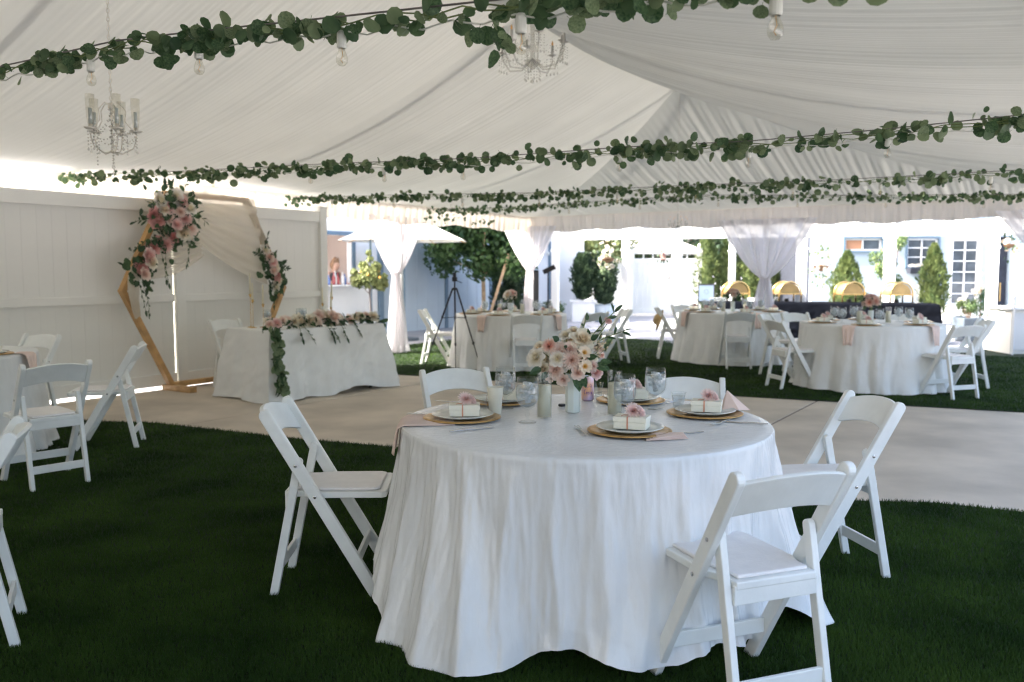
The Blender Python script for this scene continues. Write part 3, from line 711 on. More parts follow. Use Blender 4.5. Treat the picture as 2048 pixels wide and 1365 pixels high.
P0(goblet0, (-.03, 3.97, ZT), 0, 'water goblet behind the cream cup at the back left of the near table', GP)
P0(goblet0, (.66, 3.95, ZT), 0, 'rearmost right water goblet, beside the small clear plastic cup', GP)
P0(goblet0, (.485, 3.69, ZT), 0, 'water goblet behind the front gift box, before the right candle', GP)
for g_ in []: pass
P0(candle0, (.14, 3.72, ZT), 0, 'pale yellow candle in glass left of the white vase on the near table', 'glass cylinder candles')
P0(candle0, (.455, 3.80, ZT), 0, 'candle in glass cylinder half hidden by the goblet behind the front box', 'glass cylinder candles')
mb = MB(); mb.lathe([(0, 0), (.027, 0), (.036, .115), (.0375, .116), (.0375, .119), (.034, .119), (.0255, .006), (0, .006)], 32)
tag(mb.build('paper_cup', 'cream', smooth=False, loc=(-.075, 3.83, ZT)), 'cream tapered cup between the left gift box and the goblets', 'cup')
mb = MB(); mb.lathe([(0, 0), (.029, 0), (.031, .06), (.032, .07), (.0305, .07), (.0275, .004), (0, .004)], 32)
tag(mb.build('glass_votive', 'glass', smooth=True, loc=(-.145, 3.93, ZT)), 'short clear glass behind the left gift box', 'glass')
def plastic_cup(x, y, label, liquid):
    c = thing('plastic_cup', label, 'cup', (x, y, ZT), 0, 'small clear plastic cups')
    mb = MB(); mb.lathe([(0, 0), (.024, 0), (.034, .066), (.037, .067), (.037, .069), (.033, .068), (.0228, .003), (0, .003)], 32); mb.build('cup_wall', 'glass', c, smooth=False)
    if liquid: mb = MB(); mb.lathe([(0, .0035), (.0225, .0035), (.0305, .052), (0, .052)], 24); mb.build('water', 'ice', c)
plastic_cup(.78, 4.02, 'short clear plastic cup of water between the rear goblet and right charger', True)
plastic_cup(.43, 4.36, 'empty clear plastic cup behind the printed drink can', False)
# drink can with its script lettering
can = thing('drink_can', 'orange and lilac drink can with purple script behind the white vase', 'can', (.372, 4.22, ZT), 0)
mb = MB(); mb.lathe([(0, .004), (.022, .002), (.026, 0), (.0295, .006), (.0305, .012), (.0305, .104), (.028, .112), (.0255, .118), (.0255, .121), (.0235, .121), (.023, .116), (0, .115)], 40); mb.build('can_body', 'sodawrap', can, smooth=True)
mb = MB(); mb.lathe([(.0262, .118), (.0262, .1216), (.0232, .1216), (.0228, .1165), (0, .1162)], 32); mb.build('can_lid', 'steel', can)
def stroke(pts, rr=.0311, w=.0011):
    P_ = [(rr*sin(x/.0305), -rr*cos(x/.0305), z) for x, z in pts]; mb_.tube(P_, w, 5)
LET = {'L': [[(0, 1), (-.05, .55), (-.15, .05), (.0, .0), (.55, .12)]], 'a': [[(.45, .5), (.15, .55), (0, .25), (.12, 0), (.38, .1), (.48, .5), (.45, .1), (.6, 0)]],
       'C': [[(.6, .85), (.35, 1), (.05, .7), (0, .3), (.2, 0), (.55, .12)]], 'r': [[(0, .5), (.1, .1), (.08, 0)], [(.08, .3), (.2, .5), (.38, .48)]],
       'o': [[(.25, .5), (.02, .35), (.08, .02), (.3, .0), (.42, .25), (.25, .5)]], 'i': [[(.1, .5), (.05, 0)], [(.16, .72), (.17, .75)]], 'x': [[(0, .5), (.4, 0)], [(.42, .5), (0, 0)]]}
mb_ = MB()
for word, x0, z0, s in (('La', -.004, .068, .026), ('Croix', -.020, .034, .023)):
    x = x0
    for ch in word:
        for st in LET[ch]: stroke([(x+q[0]*s*.62, z0+q[1]*s) for q in st])
        x += s*.62*(.75 if ch not in 'ir' else .42)
mb_.build('lettering', 'purple', can)
# cutlery
def fork(x, y, rz, label):
    mb = MB()
    def P_(u, w, z=.0): return (w, u, z)
    for k in range(4): mb.bar((-.0085+k*.0057, .055, .004), (-.0085+k*.0057, .100, .006), .0026, .0016)
    mb.prism([(-.011, .038), (-.0105, .056), (.0105, .056), (.011, .038), (.006, .022), (.003, .012), (-.003, .012), (-.006, .022)], .002, .004, 'z')
    mb.prism([(-.003, .013), (.003, .013), (.0035, -.04), (.007, -.09), (.004, -.098), (-.004, -.098), (-.007, -.09), (-.0035, -.04)], .003, .005, 'z')
    o = mb.build('fork', 'steel', bevel=.0006, loc=(x, y, ZT), rz=rz); tag(o, label, 'fork', 'cutlery on the near table')
def knife(x, y, rz, label):
    mb = MB(); mb.prism([(-.009, .0), (-.009, .085), (-.003, .105), (.006, .095), (.008, .0)], .001, .0025, 'z'); mb.prism([(-.005, 0), (.005, 0), (.0065, -.09), (.004, -.1), (-.004, -.1), (-.0065, -.09)], .0005, .005, 'z')
    o = mb.build('knife', 'steel', bevel=.0007, loc=(x, y, ZT), rz=rz); tag(o, label, 'knife', 'cutlery on the near table')
fork(.275, 3.395, .12, 'upright steel fork left of the front place setting')
fork(.885, 3.60, 2.5, 'steel fork below the right charger, prongs towards the plate')
knife(-.16, 3.43, -1.05, 'steel knife just in front of the left charger')
knife(.665, 3.345, -1.2, 'steel knife sticking out right of the front charger')
knife(.97, 3.585, 1.2, 'steel knife near the right rim of the near table')
knife(-.29, 4.16, 1.1, 'steel knife behind the left gift box at the table rim')
knife(-.37, 3.80, 1.3, 'steel knife left of the left charger, against the napkin')
fork(.72, 4.10, -.9, 'steel fork right of the back right charger')
mb = MB(); mb.lathe([(0, 0), (.016, 0), (.018, .004), (.016, .011), (0, .012)], 20); tag(mb.build('drink_stopper', 'black', loc=(.235, 4.03, ZT)), 'small round black stopper left of the white vase foot', 'stopper')
# napkins
def napkin_drape(cx, cy, ang, r, w, hang, label, group, inner=.18):
    # strip lying on the cloth and hanging over the rim, ang = direction of the rim from the table centre
    d = Vector((cos(ang), sin(ang), 0)); s = Vector((-d.y, d.x, 0))
    prof = [(r-inner, .006, .9), (r-.06, .008, 1), (r-.01, .007, 1), (r+.010, -.004, .98), (r+.018, -.022, .93), (r+.025, -hang*.5, .8), (r+.035, -hang, .62)]
    def fn(a, b):
        x = b*(len(prof)-1); i = min(int(x), len(prof)-2); q = x-i; p0, p1 = prof[i], prof[i+1]
        rr, z, ww = (p0[k]*(1-q)+p1[k]*q for k in range(3)); u = (a-.5)*w*ww
        rc = math.sqrt(max(rr*rr-u*u*.6, 0)) if rr < r+.02 else rr - u*u*.6/(2*r)
        hh = max(0, b-.5)
        rc += .010*sin(a*16+1)*hh + .004
        p = Vector((cx, cy, 0)) + d*rc + s*u; p.z = CLOTH_TOP + z + .002*sin(a*11)*(1-b) + (.02*sin(a*3.1)*hh)
        return p
    mb = MB(); mb.grid(fn, 18, 20); o = mb.build('napkin', 'napkin', smooth=True, solid=.003); tag(o, label, 'napkin', group)
NG = 'blush napkins'
napkin_drape(TX, TY, R(183), .775, .26, .13, 'blush napkin draped over the left rim of the near table', NG, .22)
# flat fan folded napkin at the front and a pointed one at the right
def folded_napkin(x, y, rz, label):
    mb = MB()
    for k in range(4):
        o_ = k*.013; mb.add([(-.085+o_, -.045-.003*k, .001+.003*k), (.085, -.05+.01*k, .001+.003*k), (.10, .03, .001+.003*k), (-.05+o_, .055-.004*k, .001+.003*k),
                             (-.085+o_, -.045-.003*k, .0035+.003*k), (.085, -.05+.01*k, .0035+.003*k), (.10, .03, .0035+.003*k), (-.05+o_, .055-.004*k, .0035+.003*k)],
                            [(0,3,2,1),(4,5,6,7),(0,1,5,4),(1,2,6,5),(2,3,7,6),(3,0,4,7)])
    tag(mb.build('napkin', 'napkin', loc=(x, y, ZT), rz=rz, bevel=.001), label, 'napkin', NG)
folded_napkin(.575, 3.265, .25, 'fan folded blush napkin under the front plate rim of the near table')
mb = MB(); mb.add([(0, 0, 0), (.13, -.03, 0), (.06, .06, 0), (.035, .01, .085), (.012, -.02, .002), (.075, -.05, .004)], [(0, 4, 3), (4, 5, 3), (5, 1, 3), (1, 2, 3), (2, 0, 3), (0, 2, 1, 5, 4)])
tag(mb.build('napkin', 'napkin', loc=(.935, 3.86, ZT+.014), solid=.002), 'pointed blush napkin standing on the right charger of the near table', 'napkin', NG)
# vase and bouquet of the near table
def make_vase(loc, label, h=.175, r=.036):
    mb = MB(); mb.lathe([(0, 0), (r*.9, 0), (r*.95, .004), (r, h), (r*.88, h), (r*.82, .01), (0, .01)], 8)
    return tag(mb.build('vase', 'ceramic', loc=loc, bevel=.0015), label, 'vase', 'white vases')
make_vase((.275, 3.87, ZT), 'white faceted ceramic vase at the centre of the near table')
bq = thing('bouquet', 'large bouquet of blush and coral flowers in the near table vase', 'bouquet', (.275, 3.87, ZT), 0, 'table bouquets')
sm = MB(); O = Vector((.275, 3.87, ZT))
items = [('coral', .165, 1.075, -.04, .036), ('bdahlia', .263, 1.015, -.075, .046), ('white', .105, 1.02, -.02, .046), ('blush', .215, 1.05, -.045, .045), ('blush', .19, .965, -.05, .040),
         ('cream', .315, 1.105, -.035, .055), ('yellow', .318, 1.045, -.075, .034), ('yellow', .320, .985, -.080, .036), ('pink', .375, .955, -.045, .032), ('blush', .225, .925, -.06, .030),
         ('white', .235, 1.0, -.03, .045), ('cream', .27, 1.09, .02, .045), ('white', .15, 1.0, .03, .045), ('blush', .33, 1.0, .03, .045), ('pink', .43, 1.185, -.02, .018), ('blush', .385, 1.06, -.02, .028), ('coral', .40, 1.03, .0, .022), ('white', .24, 1.12, -.0, .028), ('cream', .275, 1.14, -.01, .024), ('blush', .17, .935, -.02, .028), ('cream', .36, 1.02, -.04, .026), ('white', .20, 1.02, -.065, .036), ('cream', .14, .97, -.03, .034), ('blush', .29, .955, -.075, .032), ('white', .345, 1.07, -.03, .034), ('blush', .255, 1.06, -.055, .036), ('cream', .12, 1.06, 0, .032), ('bdahlia', .36, .985, -.06, .028)]
for k, x, z, dy, s in items:
    s *= 1.08; p = Vector((x, 3.87+dy, z)) - O; d = (p - Vector((0, 0, .17))).normalized() + Vector((0, -.9, 0)); flower(k, p, d, s, bq); sm.tube([(0, 0, .12), (p.x*.4, p.y*.4, .12+(p.z-.12)*.55), p*.96], .0022, 5)
sprig(sm, (.05, 0, .30), (.45, -.1, .75), .20, 5, 'long', .055, bq); sprig(sm, (.06, -.01, .28), (.8, 0, .6), .18, 5, 'long', .05, bq)
sprig(sm, (.03, 0, .30), (.1, -.1, 1), .12, 4, 'midl', .035, bq)
for x, z, a, s, k in ((.13, .975, (-1, -.2, -.5), .06, 'mid'), (.335, 1.02, (.9, -.5, .2), .05, 'midl'), (.245, 1.06, (-.4, -.8, .4), .04, 'mid'), (.37, .99, (1, -.3, -.3), .07, 'midl'), (.29, .95, (.1, -.5, -1), .085, 'midl'), (.31, .94, (.35, -.5, -1), .06, 'midl'),
                      (.21, 1.10, (-.8, -.4, .4), .04, 'mid'), (.35, 1.10, (.8, -.3, .6), .045, 'mid'), (.16, .955, (-.7, -.4, -.6), .05, 'mid'), (.30, 1.0, (.2, -1, .1), .04, 'mid'), (.20, 1.09, (-.5, -.3, .9), .035, 'mid'), (.39, 1.0, (.9, -.4, .1), .055, 'midl')):
    leafobj(k, Vector((x, 3.82, z)) - O, a, (0, -1, .4), s, bq)
# small berry sprays on the right of the bouquet
bm_ = MB(); rnd = random.Random(2)
for k in range(46):
    c = Vector((rnd.gauss(.115, .022), rnd.gauss(-.03, .02), rnd.gauss(.30, .032))); bm_.tube([c, c+Vector((.003, 0, .005)), c+Vector((.004, 0, .009))], [.002, .0042, .0015], 5)
    sm.tube([(.06, 0, .22), c], .0008, 4, cap=False)
bm_.build('berry_spray', 'p_cream', bq); tag(sm.build('stems', 'stem', bq), kind='stuff')

# ------------------------------------------------------------------ far tables
def far_bouquet(x, y, z, label, rnd, s=1.):
    b = thing('bouquet', label, 'bouquet', (x, y, z), 0, 'table bouquets')
    for k in range(10):
        a = rnd.uniform(0, 6.28); el = rnd.uniform(-.1, 1.3); d = Vector((cos(a)*cos(el), sin(a)*cos(el), sin(el))); p = Vector((0, 0, .235)) + d*.085*s
        flower(rnd.choice(['blush', 'cream', 'pink', 'bdahlia', 'white', 'coral']), p, d, rnd.uniform(.052, .07)*s, b)
    for k in range(34):
        a = rnd.uniform(0, 6.28); d = Vector((cos(a), sin(a), rnd.uniform(-.4, .9))); leafobj(rnd.choice(['mid', 'midl']), Vector((0, 0, .21))+d*.06, d, rv(), .07, b)
    mb = MB(); mb.tube([(0, 0, .1), (0, 0, .22)], .015, 6); tag(mb.build('stems', 'stem', b), kind='stuff')
rnd = random.Random(11)
ANGN = [(-95, 'nearest the camera'), (-30, 'at the right'), (25, 'at the back right'), (100, 'at the back'), (150, 'at the back left'), (205, 'at the left')]
for key in ('far left table', 'far middle table', 'far right table'):
    x, y, r = FT[key]; off = {'far left table': -12, 'far middle table': 8, 'far right table': -22}[key]
    for a, nm in ANGN:
        th = R(a+off); sx, sy = x+cos(th)*(r-.21), y+sin(th)*(r-.21); setting(sx, sy, '%s of the %s' % (nm, key), rnd.uniform(-.4, .4))
        th2 = th + .30; P0(goblet0, (x+cos(th2)*(r-.38), y+sin(th2)*(r-.38), ZT), 0, 'water goblet by the place %s of the %s' % (nm, key), 'iced water goblets on the far tables')
    napk = {'far left table': [(-118, 'left'), (-38, 'right')], 'far middle table': [(-160, 'left'), (-80, 'front')], 'far right table': [(-128, 'left'), (-60, 'right')]}[key]
    for a, nm in napk: napkin_drape(x, y, R(a), r+.035, .15, .22, 'blush napkin hanging over the %s front of the %s' % (nm, key), NG, .12)
    for k, (dx, dy, nm) in enumerate(((-.16, -.06, 'left of'), (.17, -.1, 'right of'))):
        P0(candle0, (x+dx, y+dy, ZT), 0, 'glass cylinder candle %s the vase on the %s' % (nm, key), 'glass cylinder candles')
    make_vase((x, y, ZT), 'white vase at the centre of the %s' % key, .15)
    far_bouquet(x, y, ZT, 'blush bouquet in the vase on the %s' % key, rnd, 1.05)
x, y, r = FT['left edge table']
setting(x+.56, y-.08, 'at the left picture edge on the left edge table', .2)
napkin_drape(x, y, R(2), r+.03, .16, .16, 'blush napkin hanging off the left edge table', NG, .1)
bot = thing('water_bottle', 'small clear water bottle at the right rim of the far left table', 'bottle', (.56, 12.62, ZT))
mb = MB(); mb.lathe([(0, 0), (.03, 0), (.032, .01), (.032, .12), (.028, .15), (.013, .175), (.012, .19), (0, .19)], 20); mb.build('bottle_body', 'ice', bot, smooth=True)
mb = MB(); mb.lathe([(0, .19), (.015, .19), (.015, .207), (0, .208)], 16); mb.build('cap', 'whitepaint', bot)

# ------------------------------------------------------------------ sweetheart table
SWA = math.atan2(.78, .62); SWC = Vector((-2.36, 10.0, 0)); SL, SW_ = 1.62, .76
sw = thing('sweetheart_table', 'rectangular sweetheart table under the long wrinkled cloth before the arch', 'table', SWC, SWA)
mb = MB(); mb.box((0, 0, .748), (SL-.02, SW_-.02, .03)); mb.build('tabletop', 'vinyl', sw, bevel=.004)
for sx in (-1, 1):
    for sy in (-1, 1):
        mb = MB(); mb.tube([(sx*(SL/2-.2), sy*.28, .73), (sx*(SL/2-.16), sy*.33, .02)], .014, 8); mb.build('leg', 'darksteel', sw)
        mb = MB(); mb.lathe([(0, 0), (.02, 0), (.02, .025), (0, .028)], 12, c=(sx*(SL/2-.16), sy*.33, 0)); mb.build('foot', 'black', sw)
def rect_cloth(L_, W_, label, m, loc, rz, top=CLOTH_TOP, name='tablecloth', cat='tablecloth', flare=.12, amp=.03, hem=.02, seed=1, hemfn=None, nper=420, nr=60, corner=.04):
    # perimeter walk of a rounded rectangle
    per = 2*(L_+W_)
    def edge(u):
        s = (u % 1)*per
        segs = [(L_, (-L_/2, -W_/2), (1, 0), (0, -1)), (W_, (L_/2, -W_/2), (0, 1), (1, 0)), (L_, (L_/2, W_/2), (-1, 0), (0, 1)), (W_, (-L_/2, W_/2), (0, -1), (-1, 0))]
        for q, (l, p, d, n) in enumerate(segs):
            if s <= l + 1e-9: break
            s -= l
        cd = min(s, l-s); k = max(0, 1-cd/.16)   # nearness to a corner
        nx, ny = n; 
        dirc = 1 if s > l/2 else -1
        nx, ny = nx + d[0]*dirc*k, ny + d[1]*dirc*k; nn = math.hypot(nx, ny)
        px, py = p[0]+d[0]*s, p[1]+d[1]*s
        return px, py, nx/nn, ny/nn, k
    def fn(a, b):
        px, py, nx, ny, k = edge(a)
        if b < .1:
            f = b/.1; return (px*f, py*f, top + .0015*mnoise.noise(Vector((px*f*6, py*f*6, seed))))
        f = (b-.1)/.9
        if f < .05: q = f/.05; return (px + nx*.014*sin(q*PI/2), py + ny*.014*sin(q*PI/2), top - .016*(1-cos(q*PI/2)))
        h = (f-.05)/.95; s = a*per; hz = hemfn(a) if hemfn else hem
        o = .014 + flare*h*(1+.8*k) + amp*h**.8*(.6*sin(s*13+seed+sin(s*3+seed)) + .4*sin(s*29+seed)) + .045*h**.5*mnoise.noise(Vector((s*3, h*3.0, seed))) + .014*mnoise.noise(Vector((s*8+h*5, h*6, seed)))*min(1, h*5) + .004*mnoise.noise(Vector((s*24+h*9, h*14, seed)))*min(1, h*5)
        z = (top-.016) + (hz-(top-.016))*h + .012*h*sin(s*8+seed)
        return (px+nx*max(o, .012), py+ny*max(o, .012), max(z, .006))
    mb = MB(); mb.grid(fn, nper, nr, wrap=True); o = mb.build(name, m, smooth=True, loc=loc, rz=rz); tag(o, label, cat); return o
rect_cloth(SL, SW_, 'long wrinkled white cloth on the rectangular sweetheart table', 'cloth2', SWC, SWA, seed=5, amp=.03, flare=.10, hemfn=lambda a: .05*sstep(1-abs(a-.24)/.12) + .012)
def SWP(x, y, z=0): return SWC + Matrix.Rotation(SWA, 3, 'Z') @ Vector((x, y, z))
# local axes of the sweetheart table: -y side faces the guests
def on_sweet(n, lab, x0, x1, y0, hang=None):
    gl = thing('flower_garland', lab, 'garland', SWC, SWA); sm = MB(); rnd = random.Random(5)
    pts = [(x0+(x1-x0)*k/12, y0+.03*sin(k*1.3), CLOTH_TOP+.04) for k in range(13)]; sm.tube(pts, .004, 5)
    for k in range(n):
        x = x0+(x1-x0)*(k+.5)/n + rnd.uniform(-.03, .03); big = .8+.5*math.exp(-((x+.05)/.35)**2)
        flower(rnd.choice(['cream', 'blush', 'blush', 'cream', 'white', 'cream', 'bdahlia']), (x, y0+rnd.uniform(-.06, .03), CLOTH_TOP+.05+rnd.uniform(0, .07)*big), (rnd.uniform(-.4, .4), -1, rnd.uniform(.2, 1)), rnd.uniform(.065, .085)*big, gl)
    for k in range(170):
        x = rnd.uniform(x0, x1); d = Vector((rnd.uniform(-1, 1), rnd.uniform(-1.2, .4), rnd.uniform(-.8, .5)))
        leafobj(rnd.choice(['long', 'mid', 'midl', 'long']), (x, y0+rnd.uniform(-.07, .05), CLOTH_TOP+.03+rnd.uniform(0, .06)), d, rv(1)+Vector((0, -.5, 1)), rnd.uniform(.07, .11), gl)
    for x in (-.42, -.36, -.05, .0, .16, .36): sprig(sm, (x, y0-.10, CLOTH_TOP+.03), (random.uniform(-.2, .4), -.55, -.65), random.uniform(.13, .2), 6, 'long', .085, gl)
    tag(sm.build('stems', 'stem', gl), kind='stuff'); return gl
on_sweet(30, 'long garland of cream and blush flowers along the front edge of the sweetheart table', -.80, .80, -.27)
ht = thing('trailing_greenery', 'eucalyptus runner hanging down the front left corner of the sweetheart table', 'greenery', SWP(-.80, -.42, .74), SWA)
sm = MB(); rnd = random.Random(9); pts = [(.01*sin(k), -.03-.02*k/2+.012*sin(k*1.7), .07-.085*k) for k in range(9)]; sm.tube(pts, .004, 5); tag(sm.build('stems', 'stem', ht), kind='stuff')
for k in range(150):
    q = rnd.uniform(0, 8); i = min(int(q), 7); p = Vector(pts[i]).lerp(Vector(pts[i+1]), q-i) + Vector((rnd.gauss(0, .025), -abs(rnd.gauss(0, .02)), 0))
    leafobj(rnd.choice(['round', 'roundl', 'roundl', 'long']), p, (rnd.uniform(-1, 1), -.3, rnd.uniform(-1.2, .2)), (rnd.uniform(-.5, .5), -1, rnd.uniform(-.2, .6)), rnd.uniform(.05, .085), ht)
flower('pink', (.02, -.05, .11), (0, -1, .6), .06, ht); flower('blush', (-.05, -.03, .10), (-.4, -1, .7), .055, ht); flower('cream', (-.01, -.06, -.12), (0, -1, 0), .03, ht)
ht2 = thing('trailing_greenery', 'leafy runner hanging off the right end of the sweetheart table', 'greenery', SWP(.84, -.25, .74), SWA)
for k in range(45):
    leafobj(rnd.choice(['round', 'mid', 'long']), Vector((rnd.gauss(.03, .03)+.0, rnd.gauss(0, .03), .07-rnd.random()*.4)), (rnd.uniform(-1, 1), -.4, rnd.uniform(-1.2, .2)), rv(), rnd.uniform(.05, .08), ht2)
# tall candlesticks: a low glass foot, thin clear rod, candle held up high
def candlestick(x, y, zc, h, side, which, rod=True):
    p = SWP(x, y, ZT); c = thing('candlestick', 'ivory taper candle high on a thin brass-tipped stand, %s of the %s group' % (which, side), 'candlestick', p, 0, '%s candlesticks on the sweetheart table' % side)
    mb = MB(); mb.lathe([(0, 0), (.04, 0), (.041, .004), (.006, .010), (.0025, .016), (.0025, zc-p.z-.02), (0, zc-p.z-.02)], 16); mb.build('stand', 'satinsteel' if side == 'right' else 'brass', c, smooth=True)
    mb = MB(); mb.lathe([(0, zc-p.z-.03), (.004, zc-p.z-.03), (.013, zc-p.z-.012), (.013, zc-p.z+.012), (.010, zc-p.z+.012), (0, zc-p.z)], 12); mb.build('cup', 'brass', c, smooth=True)
    mb = MB(); mb.lathe([(0, zc-p.z), (.0115, zc-p.z), (.0085, zc-p.z+h), (0, zc-p.z+h+.006)], 12); mb.build('candle', 'wax', c, smooth=True)
for x, y, z, h, w in ((-.66, .12, 1.07, .19, 'lowest'), (-.62, .22, 1.13, .24, 'tallest'), (-.54, .10, 1.02, .22, 'right hand')): candlestick(x, y, z, h, 'left', w)
for x, y, z, h, w in ((.36, .18, 1.0, .19, 'left hand'), (.42, .10, .95, .19, 'lowest'), (.52, .20, 1.07, .17, 'tallest')): candlestick(x, y, z, h, 'right', w)
for x, y, w in ((-.45, .16, 'left of the two'), (-.02, .12, 'middle'), (.08, .20, 'right of the middle')):
    p = SWP(x, y, ZT); P0(goblet0, p, 0, 'clear goblet standing behind the flowers of the sweetheart table, %s' % w, 'goblets on the sweetheart table')

# ------------------------------------------------------------------ hexagonal wedding arch
AV = .68; arch = thing('wedding_arch', 'golden wooden hexagon arch standing against the white fence', 'arch', T(8.56, AV), math.atan2(TU[1], TU[0]))
S_ = 1.165; cz = 1.14; HH = 1.115; hexp = [(-S_/2, cz-HH), (S_/2, cz-HH), (S_, cz), (S_/2, cz+HH), (-S_/2, cz+HH), (-S_, cz)]
for i in range(6):
    a, b = hexp[i], hexp[(i+1) % 6]; mb = MB(); d = Vector((b[0]-a[0], 0, b[1]-a[1])).normalized()*.02
    mb.bar((a[0]-d.x, 0, a[1]-d.z+.035), (b[0]+d.x, 0, b[1]+d.z+.035), .085 - .001*i, .058 - .001*(i % 2), side=(0, 1, 0)); mb.build('beam', 'wood', arch, bevel=.003)
for sx in (-1, 1):
    mb = MB(); mb.box((sx*.60, .17, .032), (.09, .52, .062)); mb.build('foot_beam', 'wood', arch, bevel=.003)
ARZ = math.atan2(TU[1], TU[0])
def AR(t, z, dv_=0.): return Vector((t-8.56, dv_, z))
def swag(pts_top, pts_bot, label, n=60, dv_=.07, seed=0.):
    def bez(p, u):
        a, b, c = [Vector(q) for q in p]; return a*(1-u)**2 + b*2*u*(1-u) + c*u*u
    def fn(a, b):
        p = bez(pts_top, a).lerp(bez(pts_bot, a), b); p.y += dv_ + .018*sin(b*23+a*5+seed) + .01*sin(b*51+seed); return p
    mb = MB(); mb.grid(fn, n, 40); o = mb.build('drape', 'chiffon', smooth=True, loc=T(8.56, AV), rz=ARZ)
    tag(o, label, 'drape', 'chiffon drapes on the arch')
swag([AR(8.98, 2.34), AR(8.4, 2.34), AR(7.90, 2.30)], [AR(9.0, 1.95), AR(8.45, 1.42), AR(7.72, 1.22)], 'cream chiffon drape swooping from arch top down to its right corner', seed=.5)
swag([AR(7.98, 2.28), AR(7.80, 2.0), AR(7.66, 1.68)], [AR(8.08, 2.26), AR(7.90, 1.98), AR(7.76, 1.66)], 'chiffon wrapped along the upper right beam of the arch', 30, .06, 1.)
swag([AR(9.30, 1.75), AR(9.0, 1.8), AR(8.72, 1.75)], [AR(9.62, 1.30), AR(9.1, 1.28), AR(8.70, 1.56)], 'small chiffon swag under the big arch flower cluster', seed=2.)
swag([AR(9.66, 1.45), AR(9.78, 1.2), AR(9.64, .86)], [AR(9.58, 1.45), AR(9.6, 1.2), AR(9.58, .90)], 'chiffon tail hanging at the left corner of the arch', 30, .1, 3.)
def arch_cluster(label, pts, nleaf, tails, kinds, spread):
    c = thing('flower_cluster', label, 'flowers', T(8.56, AV), ARZ, 'flower clusters on the arch'); sm = MB()
    for k, (t, z) in enumerate(pts):
        flower(kinds[k % len(kinds)], AR(t, z, .14+random.uniform(-.02, .05)), (random.uniform(-.4, .4), 1, random.uniform(-.2, .5)), random.uniform(.078, .108)*spread, c)
    for k in range(nleaf):
        t, z = random.choice(pts); d = Vector((random.gauss(0, 1), random.uniform(-.1, .8), random.gauss(-.2, 1)))
        leafobj(random.choice(['mid', 'midl', 'long', 'mid', 'round']), AR(t+random.gauss(0, .09*spread), z+random.gauss(0, .10*spread), .09+random.random()*.06), d, (random.uniform(-.4, .4), 1, .3), random.uniform(.07, .11), c)
    for t, z, dx, dz, L_ in tails: sprig(sm, AR(t, z, .12), (dx, .1, dz), L_, 6, 'long', .08, c)
    sm.tube([AR(pts[0][0], pts[0][1], .08), AR(pts[-1][0], pts[-1][1], .08)], .005, 5); tag(sm.build('stems', 'stem', c), kind='stuff')
big = [(9.1, 2.25), (9.2, 2.12), (9.07, 2.08), (9.0, 2.0), (9.26, 2.10), (9.34, 1.96), (9.12, 1.93), (9.25, 1.83), (9.31, 1.73), (8.94, 1.90), (8.93, 1.78), (9.38, 2.02), (8.92, 2.13), (9.0, 2.2), (9.18, 2.0), (9.24, 1.7), (9.02, 1.84), (9.41, 1.66), (9.50, 1.56), (9.47, 1.50), (9.58, 1.44), (9.56, 1.36), (9.3, 2.2), (9.15, 1.8)]
arch_cluster('large cluster of pink, rose and cream flowers down the upper left beam of the arch', big, 290,
    [(9.3, 1.6, -.2, -1, .35), (9.24, 1.6, .1, -1, .3), (9.60, 1.3, -.2, -1, .35), (9.54, 1.2, -.5, -1, .3), (8.93, 1.7, -.1, -1, .22), (8.9, 2.15, -.8, -.5, .25), (9.2, 2.3, .3, 1, .18), (9.45, 1.95, .8, .1, .2), (8.98, 2.3, -.2, 1, .2), (9.48, 1.75, .7, -.3, .2)],
    ['white', 'pink', 'bdahlia', 'pdahlia', 'cream', 'rose', 'pink', 'cream', 'rose', 'blush', 'white', 'rose'], 1.0)
arch_cluster('small flower cluster on the upper right beam of the arch', [(7.80, 1.66), (7.76, 1.58), (7.70, 1.50), (7.66, 1.44), (7.62, 1.34), (7.60, 1.26), (7.64, 1.19), (7.70, 1.40)], 130,
    [(7.66, 1.15, .1, -1, .2), (7.58, 1.4, -.8, .3, .15), (7.82, 1.6, .6, .3, .15), (7.80, 1.7, -.1, 1, .15)], ['white', 'blush', 'pink', 'cream', 'rose', 'cream'], .8)

